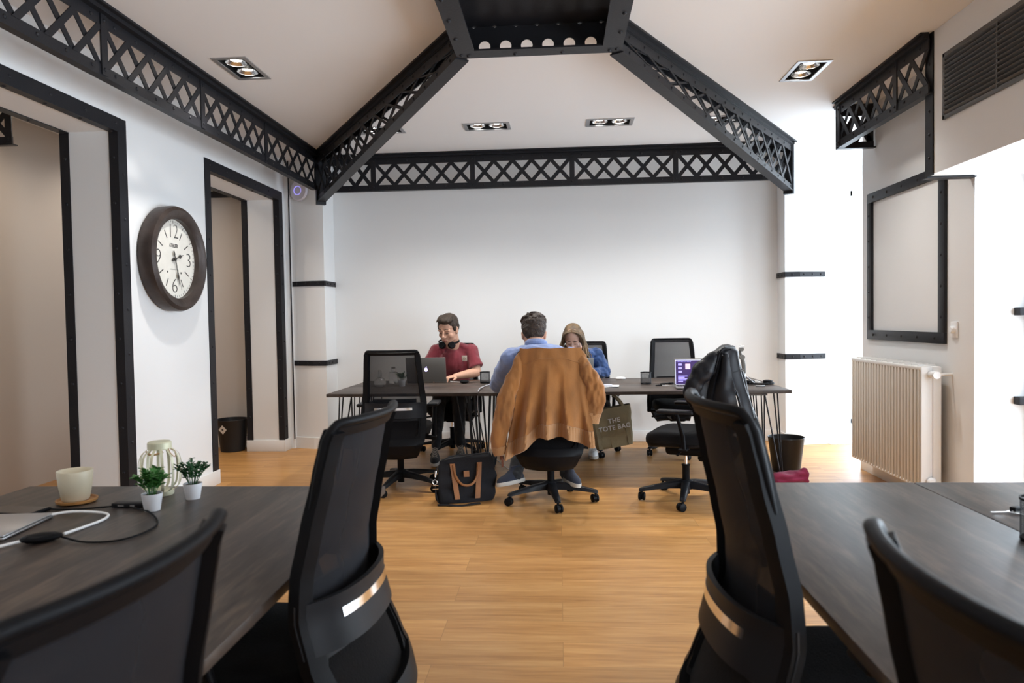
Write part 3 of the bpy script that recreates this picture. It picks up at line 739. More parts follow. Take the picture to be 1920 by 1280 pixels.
obj('numerals', m, ink, ck, 0)
m = MB(); m.merge(text_mb('ATELIER', .036, I((0, .095, .053)), .0004, .85, bold=.0008)); [m.tube([(-.055+.016*q, -.075, .0534), (-.049+.016*q, -.072+.002*(q % 2), .0534), (-.043+.016*q, -.076, .0534)], .0009, 5) for q in range(7)]
for s in (-1, 1): m.lathe([(.008, .0535), (.0001, .0536)], (s*.088, -.095, 0), 12)
obj('lettering', m, ink, ck, 0)
m = MB()
for k in range(12):
    if k % 3 == 0: continue
    a = 2*PI*k/12; d = V((math.sin(a), math.cos(a), 0)); m.bar(d*.165+V((0, 0, .0533)), d*.225+V((0, 0, .0533)), V((d.y, -d.x, 0))*.0035, (0, 0, 1), .001)
for k in range(60):
    a = 2*PI*k/60; d = V((math.sin(a), math.cos(a), 0)); m.bar(d*(.262 if k % 5 else .255)+V((0, 0, .0533)), d*.275+V((0, 0, .0533)), V((d.y, -d.x, 0))*(.0012 if k % 5 else .0025), (0, 0, 1), .001)
obj('minute_marks', m, ink, ck, 0)
def hand(nm, ang, L, w, z, tail=.035):
    a = math.radians(ang); d = V((math.sin(a), math.cos(a), 0)); n = V((d.y, -d.x, 0)); Z = V((0, 0, z)); m = MB()
    for t in (0, .002):
        pass
    P = [(-tail, w*.8), (-tail*.6, w*1.6), (-tail*.3, w*.5), (L*.45, w*.35), (L*.62, w*1.9), (L*.74, w*.7), (L, .0006)]
    for zz in (z,):
        r = [m.ring([d*s-n*h+V((0, 0, zz)), d*s+n*h+V((0, 0, zz)), d*s+n*h+V((0, 0, zz+.0025)), d*s-n*h+V((0, 0, zz+.0025))]) for s, h in P]; m.skin(r)
    obj(nm, m, ink, ck, 0)
hand('hour_hand', 72, .125, .008, .058); hand('minute_hand', 165, .20, .006, .062, .06)
m = MB(); a = math.radians(163); m.bar((-.02*math.sin(a), -.02*math.cos(a), .067), (.23*math.sin(a), .23*math.cos(a), .067), (.0012, 0, 0), (0, 0, 1), .001); m.lathe([(.0001, .069), (.011, .069), (.011, .05)], n=16); obj('second_hand', m, ink, ck, 0)
m = MB(); m.lathe([(.0001, .080), (.283, .079)], n=48); 

# ================================================================ BINS
def bin_(loc, label, r=.145, h=.29, s=1):
    t = thing('waste_bin', label, 'bin', loc, 0, 'round black waste bins')
    m = MB(); k = .74
    m.lathe([(.0001, .002), (r*k, .002), (r*(k+.02), .006), (r*.985, h-.012), (r*1.01, h-.006), (r, h), (r*.965, h-.004), (r*k-.003, .010), (.0001, .010)], n=44); obj('bucket', m, 'bin', t, 30)
    return t
bin_((1.88, 5.98, 0), 'round black waste bin by the right end of the far table')
bin_((-2.16, 7.17, 0), 'round black waste bin under the left end of the far tables', .14, .28)
b = bin_((-3.37, 7.02, 0), 'round black waste bin with diamond sticker in the corridor doorway', .155, .33)
mm = Matrix.Translation((-.035, -.139, .235)) @ Euler((PI/2+.10, 0, -.2)).to_matrix().to_4x4() @ Matrix.Rotation(PI/4, 4, 'Z')
m = MB(); m.prism([(-.033, -.033), (.033, -.033), (.033, .033), (-.033, .033)], 0, .0015, mm); o = obj('sticker', m, mat('paper_sticker', (.72, .66, .58), .6), b); o['label'] = 'cream diamond sticker'
m = MB(); m.prism([(-.010, -.010), (.010, -.010), (.010, .010), (-.010, .010)], .0015, .002, mm); obj('sticker_print', m, 'ink', o)
# ================================================================ PEOPLE
skin_m = mat('skin', (.60, .34, .235), .5); skin_p = mat('skin_pale', (.62, .38, .29), .5)
M['hair_d'] = mat('dark_brown_hair', (.034, .021, .013), .65, bump=.4, bscale=120, var=.35, vscale=60)
M['hair_b'] = mat('brown_hair', (.030, .016, .010), .6, bump=.6, bscale=110, var=.45, vscale=70)
M['hair_w'] = mat('wavy_blond_brown_hair', (.13, .082, .042), .5, bump=.3, bscale=90, var=.6, vscale=14)
def cloth(name, col, var=.12, sheen=.25, bump=.35, bscale=400, rough=.85): return mat(name, col, rough, bump=bump, bscale=bscale, var=var, vscale=9, sheen=sheen)
M['red'] = cloth('wine_red_cotton', (.19, .020, .032)); M['blue'] = cloth('light_blue_cotton', (.20, .27, .50)); M['denim'] = cloth('blue_denim', (.022, .062, .19), .35)
M['dark'] = cloth('dark_trousers', (.012, .012, .015)); M['rubber'] = mat('cream_rubber', (.50, .46, .41), .6)
def capsule(m, pts, rs, n=16, flat=1.0, up=V((0, 0, 1)), smooth=5):
    m.tube(pts, rs, n, smooth, flat, up); 
    for p, r in ((pts[0], rs[0]), (pts[-1], rs[-1])): m.ell(p, (r, r, r), n=n)
    return m
def wr(scale=14, amp=.006, st=(1, 1, 1)):
    def f(p):
        q = V((p.x*st[0], p.y*st[1], p.z*st[2]))*scale
        return amp*(noise.noise(q)+.5*noise.noise(q*2.3))
    return f
def head_parts(m, X, s=1.0):
    "skull, face and neck stub in head space: +Y is where the face looks, origin mid head"
    f = lambda x, y, z: X @ V((x*s, y*s, z*s)); R = X.to_3x3().normalized()
    e = lambda c, r, rot=None: m.ell(f(*c), tuple(q*s for q in r), R if rot is None else R @ Euler(rot).to_matrix(), 20)
    e((0, -.012, .035), (.076, .094, .082)); e((0, .018, -.032), (.067, .068, .088)); e((0, .034, -.078), (.050, .050, .042)); e((0, .055, -.098), (.024, .026, .020))
    e((0, .005, .0), (.070, .080, .075))
    for k in (-1, 1):
        e((k*.038, .052, -.032), (.026, .026, .026)); e((k*.03, .076, .018), (.030, .012, .010)); e((k*.036, .015, -.068), (.026, .045, .030))
        e((k*.075, -.005, -.012), (.009, .018, .031), (0, 0, k*.3)); e((k*.080, -.010, .004), (.007, .012, .016), (0, 0, k*.3))
        e((k*.011, .095, -.036), (.009, .011, .008)); e((k*.030, .076, .002), (.015, .010, .010))
    m.tube([f(0, .082, .012), f(0, .096, -.012), f(0, .107, -.032)], [.007*s, .009*s, .012*s], 10); e((0, .102, -.036), (.0125, .012, .010))
    e((0, .083, -.062), (.022, .010, .006)); e((0, .081, -.071), (.019, .011, .0065)); e((0, .074, -.052), (.022, .010, .012))
def face_bits(root, X, s, brow, lip=(.42, .15, .12)):
    f = lambda x, y, z: X @ V((x*s, y*s, z*s))
    for k in (-1, 1):
        m = MB(); m.tube([f(k*.014, .0875, .026), f(k*.030, .0885, .032), f(k*.048, .076, .027)], [.0036*s, .0042*s, .0018*s], 8, 4, .9); obj('eyebrow', m, brow, root)
        m = MB(); m.tube([f(k*.018, .0865, -.003), f(k*.030, .0875, -.006), f(k*.044, .079, -.003)], [.0016*s, .0024*s, .0012*s], 6, 4); obj('eyelashes', m, 'hair_d', root)
    m = MB(); m.tube([f(-.021, .0865, -.066), f(-.008, .0925, -.0635), f(.008, .0925, -.0635), f(.021, .0865, -.066)], [.002*s, .0042*s, .0042*s, .002*s], 8, 4)
    m.tube([f(-.017, .086, -.0715), f(0, .0915, -.0725), f(.017, .086, -.0715)], [.002*s, .005*s, .002*s], 8, 4); obj('lips', m, mat('lips', lip, .5), root)
def hand(m, wrist, d, side, s=1.0, curl=.5, spread=.12, up=V((0, 0, 1))):
    """palm, four fingers and thumb growing from the wrist along d; up = back of the hand; side = +1 thumb to the left of d"""
    d = V(d).normalized(); up = (up-d*up.dot(d)).normalized(); lat = up.cross(d)*side
    W = V(wrist); P = lambda a, b, c: W+d*(a*s)+lat*(b*s)+up*(c*s)
    m.ell(P(.045, 0, 0), (.050*s, .040*s, .016*s), Matrix((d, lat, up)).transposed(), 14)
    m.ell(P(.070, 0, -.002), (.026*s, .040*s, .014*s), Matrix((d, lat, up)).transposed(), 12)
    for b, L, k in ((.031, .068, 1), (.010, .076, .3), (-.011, .070, -.4), (-.031, .056, -1.1)):
        p0 = P(.080, b, 0); p1 = P(.080+L*.45, b+k*spread*.03, -.004*curl); p2 = P(.080+L*.45+L*.30*math.cos(curl*1.2), b+k*spread*.04, -.004*curl-L*.30*math.sin(curl*1.2))
        p3 = p2+(p2-p1)*.2-up*(L*.26*s*math.sin(curl*1.6))+d*(L*.16*s*math.cos(curl*1.6))
        m.tube([p0, p1, p2, p3], [.0098*s, .0090*s, .0083*s, .0070*s], 10, 3); m.ell(p3, (.0070*s,)*3, n=8)
    t0, t1, t2 = P(.022, .034, -.006), P(.052, .058, -.012), P(.080, .062, -.020)
    m.tube([t0, t1, t2], [.014*s, .011*s, .0085*s], 10, 3); m.ell(t2, (.0085*s,)*3, n=8)
def HM(loc, yaw, pitch, roll=0):
    "head matrix: yaw turns the gaze about Z (0 = +Y), pitch > 0 looks down"
    return Matrix.Translation(loc) @ Matrix.Rotation(yaw, 4, 'Z') @ Matrix.Rotation(-pitch, 4, 'X') @ Matrix.Rotation(roll, 4, 'Y')
def shoe(name, root, heel, toe, upper, sole, s=1.0, laces=None, tilt=V((0, 0, 1))):
    heel, toe = V(heel), V(toe); d = (toe-heel).normalized(); L = (toe-heel).length; up = (tilt-d*tilt.dot(d)).normalized(); n = d.cross(up)
    def lay(m, prof):
        rs = []
        for z, f, b in prof:
            pts = []
            for k in range(24):
                a = 2*PI*k/24; c, q = math.cos(a), math.sin(a); w = (.046-.008*(c < 0)*abs(c)+.004*max(0, c))*f
                pts.append(heel+d*(L*.5+c*L*.5*f+b)+n*(q*w)+up*z)
            rs.append(m.ring(pts))
        m.skin(rs)
    m = MB(); lay(m, [(0, .96, 0), (.004, 1.0, 0), (.026, 1.0, 0), (.028, .97, 0)]); o = obj('shoe_sole', m, sole, None, 40); o.parent = root
    m = MB(); lay(m, [(.024, .95, 0), (.045, .93, -.002), (.062, .80, -.012), (.080, .60, -.040), (.105, .46, -.062), (.125, .42, -.066)]); o = obj('shoe', m, upper, root, 50)
    if laces:
        m = MB()
        for i in range(7):
            c = heel+d*(L*(.78-.062*i))+up*(.058+.0105*i); m.tube([c-n*.026-up*.006, c+up*.010, c+n*.026-up*.006], .0042, 6, 3)
        obj('laces', m, laces, root)

def person(label, loc): return thing('person', label, 'person', loc)

# ---- person in the red T-shirt, facing us behind the rear table
P1 = V((-1.05, 6.98, 0)); p = person('person in wine red T-shirt with dark headphones round the neck, typing on a laptop', P1)
lo = lambda x, y, z: V((x, y, z))-P1
hs = 1.17; HX = HM(lo(-1.072, 6.80, 1.218), PI-.34, .36, -.03)
m = MB()
head_parts(m, HX, hs)
capsule(m, [lo(-1.045, 6.94, 1.02), lo(-1.05, 6.90, 1.10), lo(-1.06, 6.85, 1.18)], [.074, .070, .068])
m.ell(lo(-1.045, 6.96, .86), (.17, .10, .24)); m.ell(lo(-1.05, 7.0, .60), (.165, .12, .18))
for sh, el, wr_, sd in (((-.865, 6.96, 1.0), (-.812, 6.88, .79), (-1.00, 6.70, .765), 1), ((-1.235, 6.96, 1.0), (-1.31, 6.88, .80), (-1.20, 6.69, .765), -1)):
    a, b, c = lo(*sh), lo(*el), lo(*wr_)
    capsule(m, [a, (a+b)/2, b], [.058, .054, .045]); capsule(m, [b, b+(c-b)*.4, c], [.046, .044, .028])
    hand(m, c, (c-b)*V((1, 1, 0)) if False else V((c.x-b.x, c.y-b.y, 0)).normalized()+V((0, -.25, -.05)), sd, 1.05, .7)
obj('body', baked(m, 'body', .0062, 2, .5), skin_m, p, 0)
face_bits(p, HX, hs, 'hair_d')
# short dark hair
m = MB(); f = lambda x, y, z: HX @ V((x*hs, y*hs, z*hs)); R = HX.to_3x3()
m.ell(f(0, -.022, .052), (.084*hs, .094*hs, .078*hs), R, 24); m.ell(f(0, .030, .092), (.070*hs, .052*hs, .034*hs), R, 20); m.ell(f(0, -.05, .01), (.078*hs, .062*hs, .075*hs), R, 20)
for k in (-1, 1): m.ell(f(k*.068, .012, .032), (.016*hs, .026*hs, .046*hs), R, 12)
for i in range(26):
    a = random.uniform(-.9, .9); m.tube([f(a*.06, -.01, .120), f(a*.064, .042, .116-abs(a)*.01), f(a*.066+.004, .074, .090+random.uniform(-.006, .008))], [.008, .009, .003], 7, 3)
obj('hair', baked(m, 'hair', .006, 1, .5, wr(40, .003)), 'hair_d', p, 0)
# shirt
m = MB(); capsule(m, [lo(-1.045, 6.98, .55), lo(-1.045, 6.975, .72), lo(-1.045, 6.955, .90)], [.15, .152, .15], 24, .72, V((0, 1, 0)))
m.ell(lo(-1.045, 6.96, .88), (.195, .118, .20)); m.ell(lo(-1.045, 6.965, .99), (.205, .10, .085))
for k in (-1, 1): m.ell(lo(-1.045+k*.10, 6.96, 1.035), (.115, .075, .040), (0, k*.32, 0))
m.ell(lo(-1.047, 6.945, 1.065), (.075, .065, .030))
for sh, el in (((-.880, 6.96, .995), (-.822, 6.90, .835)), ((-1.215, 6.96, .995), (-1.295, 6.89, .84))):
    a, b = lo(*sh), lo(*el); m.tube([a, (a+b)/2, a+(b-a)*.93, b], [.078, .074, .078, .079], 18)
    m.ell(a, (.080, .080, .075))
sh_me = baked(m, 't_shirt', .008, 4, .5, wr(11, .010, (1, 1, .6)))
obj('t_shirt', sh_me, 'red', p, 0)
m = MB(); m.box(lo(-.925, 6.848, .93), (.052, .005, .056), (.12, 0, 0), .002); q = obj('pocket_patch', m, mat('patch_beige', (.52, .46, .38), .7), p); q['label'] = 'small beige square patch'
m = MB(); m.lathe([(.007, 0), (.011, 0), (.011, .001), (.007, .001)], lo(-.925, 6.8445, .93), 16, Matrix.Rotation(PI/2, 4, 'X')); obj('patch_print', m, mat('patch_brown', (.25, .17, .10), .7), q)
# legs under the table
m = MB()
for k, kn, an in ((-1, (-1.14, 6.62, .56), (-1.13, 6.33, .17)), (1, (-.95, 6.58, .56), (-.94, 6.55, .14))):
    a = lo(-1.05+k*.09, 7.0, .57); b = lo(*kn); c = lo(*an); capsule(m, [a, (a+b)/2, b], [.095, .090, .068]); capsule(m, [b, (b+c)/2, c], [.068, .058, .045])
obj('trousers', baked(m, 'trousers', .009, 3, .5, wr(14, .007)), 'dark', p, 0)
lace = mat('cream_laces', (.5, .45, .4), .8)
shoe('shoe', p, lo(-1.14, 6.38, .035), lo(-1.11, 6.11, .015), 'dark', 'rubber', laces=lace, tilt=V((0, -.25, 1)))
shoe('shoe', p, lo(-.94, 6.62, .01), lo(-.92, 6.36, .01), 'dark', 'rubber', laces=lace)
# headphones round his neck: a thing of its own
hp = thing('headphones', 'dark over-ear headphones hanging round the neck of the red T-shirt', 'headphones', (-1.078, 6.885, 1.095))
m = MB(); m.tube([(.058, -.10, -.02), (.098, .0, .008), (.0, .085, .032), (-.098, .0, .008), (-.064, -.10, -.02)], .0065, 10, 6, 1.6); obj('headband', m, 'plastic', hp, 0)
for k, dx in ((-1, -.050), (1, .042)):
    m = MB(); m.lathe([(.0001, -.016), (.030, -.016), (.037, -.008), (.037, .008), (.030, .018), (.0001, .020)], (dx, -.115, -.030), 24, Matrix.Rotation(PI/2-.25, 4, 'X') @ Matrix.Rotation(k*.35, 4, 'Y')); q = obj('ear_cup', m, 'plastic', hp, 40)
    m = MB(); m.lathe([(.023, .0185), (.028, .0180), (.028, .021), (.023, .021)], (dx, -.116, -.030), 24, Matrix.Rotation(PI/2-.25, 4, 'X') @ Matrix.Rotation(k*.35, 4, 'Y')); obj('cup_ring', m, 'plasticg', q)

# ---- person in the light blue shirt, back to us on the jacket chair
P2 = V((-.10, 5.08, 0)); p = person('person in light blue shirt seen from behind, bent over the far table', P2)
lo = lambda x, y, z: V((x, y, z))-P2
hs = 1.12; HX = HM(lo(-.188, 5.36, 1.185), .05, .50, 0)
m = MB(); head_parts(m, HX, hs); capsule(m, [lo(-.165, 5.20, 1.04), lo(-.178, 5.27, 1.12)], [.066, .064])
m.ell(lo(-.13, 5.12, .85), (.15, .10, .22))
for w_, d_, sd in (((-.40, 5.83, .765), (.55, .75, -.05), -1), ((.03, 5.83, .765), (-.35, .9, -.05), 1)):
    hand(m, lo(*w_), d_, sd, 1.05, .6); capsule(m, [lo(*w_), lo(w_[0]-.02, w_[1]-.10, w_[2]+.005)], [.027, .034])
obj('body', baked(m, 'body', .0065, 2, .5), skin_m, p, 0)
m = MB(); f = lambda x, y, z: HX @ V((x*hs, y*hs, z*hs)); R = HX.to_3x3()
m.ell(f(0, -.028, .050), (.086*hs, .098*hs, .082*hs), R, 24); m.ell(f(0, -.060, .005), (.080*hs, .058*hs, .072*hs), R, 20); m.ell(f(0, -.070, -.030), (.060*hs, .040*hs, .045*hs), R, 16)
for i in range(120):
    a = random.uniform(0, 2*PI); t = random.uniform(.0, 1.25); c = V((math.sin(t)*math.cos(a)*.088, math.sin(t)*math.sin(a)*.094-.028, .050+math.cos(t)*.088))
    d = V((math.cos(a+1.2), math.sin(a+1.2), .25))*.020; m.tube([f(*(c-d*.4)), f(*(c+V((0, 0, .006)))), f(*(c+d))], [.010, .011, .004], 6, 2)
obj('hair', baked(m, 'hair', .006, 1, .5, wr(45, .004)), 'hair_b', p, 0)
face_bits(p, HX, hs, 'hair_b')
# shirt: long sleeves, leaning forward
m = MB(); capsule(m, [lo(-.10, 5.02, .56), lo(-.105, 5.03, .74), lo(-.12, 5.08, .92)], [.165, .165, .165], 24, .72, V((0, 1, 0)))
m.ell(lo(-.14, 5.12, .97), (.195, .115, .15), (-.35, 0, 0)); m.ell(lo(-.16, 5.17, 1.055), (.185, .095, .062), (-.3, 0, 0))
for k in (-1, 1): m.ell(lo(-.145+k*.125, 5.17, 1.062), (.135, .085, .045), (0, k*.26, 0))
for sh, el, w_ in (((-.350, 5.18, 1.01), (-.485, 5.52, .79), (-.405, 5.80, .772)), ((.085, 5.18, 1.01), (.16, 5.50, .79), (.035, 5.80, .772))):
    a, b, c = lo(*sh), lo(*el), lo(*w_); m.tube([a, (a+b)/2+V((0, 0, -.01)), b], [.086, .080, .066], 18, 5); m.ell(a, (.088, .088, .082)); m.ell(b, (.064, .066, .060)); m.tube([b, (b+c)/2, c], [.063, .054, .040], 16, 4)
shm = baked(m, 'shirt', .008, 3, .5, wr(12, .010, (1, 1, .8)))
obj('shirt', shm, 'blue', p, 0)
m = MB(); m.tube([lo(-.168+math.cos(a)*.075, 5.222+math.sin(a)*.068, 1.118-.022*math.sin(a)) for a in [2*PI*k/24 for k in range(25)]], .0105, 8, 0, 2.2); obj('collar', m, 'blue', p, 0)
m = MB()
for k, kn, an in ((-1, (-.24, 5.50, .54), (-.335, 5.10, .16)), (1, (.04, 5.50, .54), (.045, 5.12, .18))):
    a = lo(-.10+k*.09, 5.06, .56); b = lo(*kn); c = lo(*an); capsule(m, [a, (a+b)/2, b], [.098, .09, .07]); capsule(m, [b, (b+c)/2, c], [.068, .058, .052])
obj('trousers', baked(m, 'trousers', .009, 3, .5, wr(14, .008)), 'dark', p, 0)
navy = cloth('navy_canvas', (.018, .022, .040))
shoe('shoe', p, lo(-.26, 5.14, .115), lo(-.46, 5.00, .100), navy, 'rubber', tilt=V((-.05, .15, 1)))
shoe('shoe', p, lo(.02, 5.14, .130), lo(.13, 4.95, .105), navy, 'rubber', tilt=V((.05, .1, 1)))

# ---- person with long wavy hair, facing us behind the rear table
P3 = V((.22, 6.98, 0)); p = person('person with long wavy hair and thin glasses in blue denim shirt, head bent down', P3)
lo = lambda x, y, z: V((x, y, z))-P3
hs = 1.05; HX = HM(lo(.135, 6.74, 1.115), PI-.10, .62, 0)
m = MB(); head_parts(m, HX, hs); capsule(m, [lo(.20, 6.94, .95), lo(.165, 6.86, 1.04)], [.055, .052])
for w_, d_, sd in (((.20, 6.66, .765), (-.35, -.6, -.05), 1), ((.06, 6.66, .765), (.1, -.6, -.05), -1)):
    hand(m, lo(*w_), d_, sd, .95, .6); capsule(m, [lo(*w_), lo(w_[0], w_[1]+.09, w_[2]+.01)], [.024, .03])
obj('body', baked(m, 'body', .0060, 2, .5), skin_p, p, 0); face_bits(p, HX, hs, 'hair_b', (.48, .20, .17))
m = MB(); capsule(m, [lo(.22, 7.00, .55), lo(.215, 6.98, .72), lo(.21, 6.95, .88)], [.145, .14, .14], 24, .72, V((0, 1, 0))); m.ell(lo(.205, 6.93, .93), (.17, .10, .10))
for k in (-1, 1): m.ell(lo(.205+k*.09, 6.93, .965), (.105, .075, .045), (0, k*.35, 0))
for sh, el, w_ in (((.365, 6.95, .945), (.445, 6.93, .775), (.215, 6.70, .77)), ((.05, 6.94, .945), (-.03, 6.90, .775), (.065, 6.70, .77))):
    a, b, c = lo(*sh), lo(*el), lo(*w_); m.tube([a, (a+b)/2, b], [.070, .068, .060], 16, 4); m.ell(a, (.074, .074, .07)); m.ell(b, (.06, .06, .056)); m.tube([b, (b+c)/2, c], [.058, .052, .036], 16, 4)
obj('denim_shirt', baked(m, 'denim_shirt', .008, 3, .5, wr(15, .014)), 'denim', p, 0)
m = MB()
for k in (-1, 1):
    a = lo(.22+k*.09, 7.0, .55); b = lo(.22+k*.10, 6.58, .54); c = lo(.22+k*.08, 6.62, .12); capsule(m, [a, (a+b)/2, b], [.09, .085, .065]); capsule(m, [b, (b+c)/2, c], [.062, .052, .042])
obj('trousers', baked(m, 'trousers', .009, 3, .5, wr(14, .006)), cloth('grey_jeans', (.16, .16, .15)), p, 0)
for k in (-1, 1): shoe('shoe', p, lo(.22+k*.08, 6.68, .01), lo(.22+k*.09, 6.43, .01), 'white', 'rubber', laces=lace)
f = lambda x, y, z: HX @ V((x*hs, y*hs, z*hs)); R = HX.to_3x3()
m = MB(); m.ell(f(0, -.034, .044), (.083*hs, .090*hs, .082*hs), R, 24)
for k in (-1, 1): m.ell(f(k*.070, -.035, -.01), (.020*hs, .050*hs, .07*hs), R, 14)
hm_ = baked(m, 'hair_cap', .006, 2, .5); hb = MB(); t_ = bmesh.new(); t_.from_mesh(hm_); hb.add(t_); m = hb
random.seed(21)
for k in (-1, 1):
    for i in range(60):
        u = (i % 30)/29; lay = i//30; ph = random.uniform(0, 6); w_ = random.uniform(.0055, .0085)
        y0 = .070-.16*u; g = .010*lay
        p0 = f(k*.003, y0, .128-.13*u*u-.02*max(0, .3-u)); p1 = f(k*(.048+g), y0*.93, .100-.06*u); p2 = f(k*(.080+g), y0*.75+.004, .035-.02*u); p3 = f(k*(.090+g), y0*.62, -.035)
        L = random.uniform(.17, .30)*(1.0 if k == -1 else .85); q = [p0, p1, p2, p3]; n_ = 6; out = (-k)*random.uniform(-.03, .07); fr = random.uniform(-.02, .05)
        am = random.uniform(.008, .016)
        for j in range(1, n_+1):
            t = j/n_; q.append(p3+V((out*t+am*math.sin(ph+t*9)*min(1, t*2), -fr*t+am*.8*math.cos(ph+t*8)*min(1, t*2)+.03*t, -L*t)))
        m.tube(q, [w_*.5, w_, w_, w_]+[w_*(1.05-.1*j) for j in range(1, n_)]+[w_*.3], 7, 3)
obj('hair', m, 'hair_w', p, 0)
m = MB()
for k in (-1, 1): m.tube([f(k*.031+math.cos(a)*.022, .098-abs(math.cos(a))*.004, -.006+math.sin(a)*.018) for a in [2*PI*j/20 for j in range(21)]], .0013, 6)
m.tube([f(-.009, .100, -.002), f(0, .103, .001), f(.009, .100, -.002)], .0013, 6)
for k in (-1, 1): m.tube([f(k*.053, .094, -.003), f(k*.074, .05, .0)], .0013, 6)
obj('glasses', m, 'chrome', p, 0)
# ================================================================ JACKETS ON THE CHAIRS
M['suede'] = mat('brown_suede', (.27, .108, .026), .92, bump=.12, bscale=220, var=.30, vscale=9, sheen=.35, stretch=(1, 1, .4))
M['ribbed'] = mat('tan_ribbing', (.33, .165, .065), .9, bump=.4, bscale=200, sheen=.3)
JB = V((-.055, 4.72, 0)); jk = thing('suede_jacket', 'brown suede bomber jacket draped over the back of the middle chair', 'jacket', JB)
def ss(t): t = max(0, min(1, t)); return t*t*(3-2*t)
def jb(u, v):
    "body of the jacket: v 0 inside over the top (1.10 m) and down to the hem"
    L = -.168+.0; 
    tz = max(0, (v-.14)/.86)
    xl = -.205-.080*ss(tz*.8)-.035*tz*tz; xr = .205+.055*ss(tz)+.02*tz
    x = xl+(xr-xl)*u
    hem = .52-.15*ss((.45-u)/.45)-.07*ss((u-.62)/.38)
    if v < .14:
        a = v/.14; z = 1.03+.075*math.sin(a*PI/2); y = .105-.085*(1-math.cos(a*PI/2))-.0
        y = .075-.075*a
    else:
        z = 1.105-(1.105-hem)*tz; y = -.0-.035*math.sin(min(1, tz*2.5)*PI/2)-.02*tz
    b = .055*(1-(2*u-1)**2); y -= b*(1-.3*tz)
    am = .020*ss(tz*1.2)
    y -= am*3.0*((1-abs(math.sin(u*13+.6*math.sin(tz*3))))*1.1+.5*math.sin(u*23+2+tz))*(.25+.75*tz)
    y -= .010*noise.noise(V((u*7, tz*5, 3)))
    z += .006*noise.noise(V((u*5, tz*4, 9)))
    return V((x, y, z))
HV = .865
m = MB(); m.sheet(lambda a, b: jb(a, b*HV), 70, 50, .010); obj('jacket_body', m, 'suede', jk, 60)
def hemf(a, b):
    q = jb(a, HV+(1-HV)*b); k = .006*math.sin(a*200); q.y += .018*b-k*.4-.004; return q
m = MB(); m.sheet(hemf, 140, 8, .012); o = obj('hem_band', m, 'ribbed', jk, 60); o['label'] = 'tan ribbed hem'
m = MB(); m.tube([jb(.04+.92*a/40, .262-.03*math.sin(a/40*PI))+V((0, -.0065, 0)) for a in range(41)], .0042, 6); obj('yoke_seam', m, 'suede', jk, 0)
m = MB(); m.tube([(-.182, .012, 1.075), (-.232, -.035, .95), (-.290, -.070, .79), (-.335, -.08, .62), (-.350, -.075, .50), (-.350, -.07, .455)], [.030, .050, .060, .060, .056, .050], 22, 6, .62, V((0, 1, 0)))
obj('sleeve', baked(m, 'sleeve', .008, 2, .5, wr(16, .014, (1, 1, .5))), 'suede', jk, 0)
m = MB(); m.tube([(-.350, -.07, .462), (-.348, -.068, .43), (-.342, -.065, .405)], [.055, .050, .046], 22, 3, .62, V((0, 1, 0))); o = obj('cuff', m, 'ribbed', jk, 0)
m = MB(); m.tube([(.182, .012, 1.075), (.215, -.025, .99), (.252, -.045, .905), (.275, -.03, .86)], [.034, .052, .060, .056], 20, 6, .62, V((0, 1, 0)))
m.tube([(.262, -.02, .915), (.292, -.035, .83), (.290, -.04, .74), (.272, -.04, .665)], [.060, .066, .062, .056], 20, 6, .6, V((0, 1, 0)))
obj('sleeve', baked(m, 'sleeve', .008, 2, .5, wr(18, .014, (1, 1, .6))), 'suede', jk, 0)
m = MB(); m.tube([(.274, -.04, .675), (.268, -.04, .64), (.264, -.04, .605)], [.058, .052, .049], 22, 3, .6, V((0, 1, 0))); obj('cuff', m, 'ribbed', jk, 0)
# front panels of the jacket, hanging forward at either side of the backrest
m = MB(); m.sheet(lambda a, b: V((-.285-.02*a+.02*b-.02*math.sin(b*4), -.03+.10*a, .80-(.27+.13*(1-a))*b+.0*a)), 8, 20, .010); obj('front_panel', m, 'suede', jk, 60)
m = MB(); m.sheet(lambda a, b: V((.225+.02*a-.02*math.sin(b*5), -.03+.10*a, .98-.50*b-.03*a)), 8, 20, .010); obj('front_panel', m, 'suede', jk, 60)
m = MB(); m.lathe([(.0001, .004), (.008, .003), (.009, 0)], (-.285, -.075, .62), 14, Matrix.Rotation(PI/2, 4, 'X')); obj('button', m, mat('horn_button', (.22, .09, .03), .4), jk)
m = MB(); m.tube([(-.34, -.02, .385), (-.338, -.02, .36)], .012, 8); m.box((-.335, -.02, .335), (.012, .004, .05)); obj('strap_end', m, mat('brown_leather', (.13, .04, .02), .5), jk)

M['leather'] = mat('black_leather', (.007, .0075, .010), .42, spec=.3, bump=.06, bscale=60)
lj = thing('leather_jacket', 'black leather jacket draped over the sideways chair at right', 'jacket', (1.135, 4.945, 0), -.384)
def lf(a, b):
    "a across the chair (y), b over the top from the seat side to the outside"
    y = -.195+.39*a; t = b
    if t < .36: k = t/.36; x = -.150+.075*ss(k)-.02*(1-k); z = .66+.40*k
    elif t < .50:
        k = (t-.36)/.14; x = -.075+.125*k; z = 1.06+.042*math.sin(k*PI)
    else: k = (t-.5)/.5; x = .05+.115*ss(k*1.1)+.02*k; z = 1.06-.63*k
    z -= .055*abs(2*a-1)**3*(1 if .2 < t < .7 else .4); s = .055*(1-(2*a-1)**2); x += s*.5
    y *= 1+.14*abs(t-.43)
    n_ = noise.noise(V((a*4, t*7, 1)))*.022+.012*math.sin(a*16+t*3)
    x += n_*(1 if t > .45 else -1)*.8; return V((x, y, z))
m = MB(); m.sheet(lf, 40, 60, .012); obj('jacket_body', m, 'leather', lj, 60)
m = MB(); m.tube([(-.01, -.165, 1.04), (-.085, -.20, .96), (-.15, -.225, .85), (-.18, -.22, .76), (-.15, -.20, .69)], [.038, .062, .062, .052, .038], 20, 6, .75, V((0, 1, 0)))
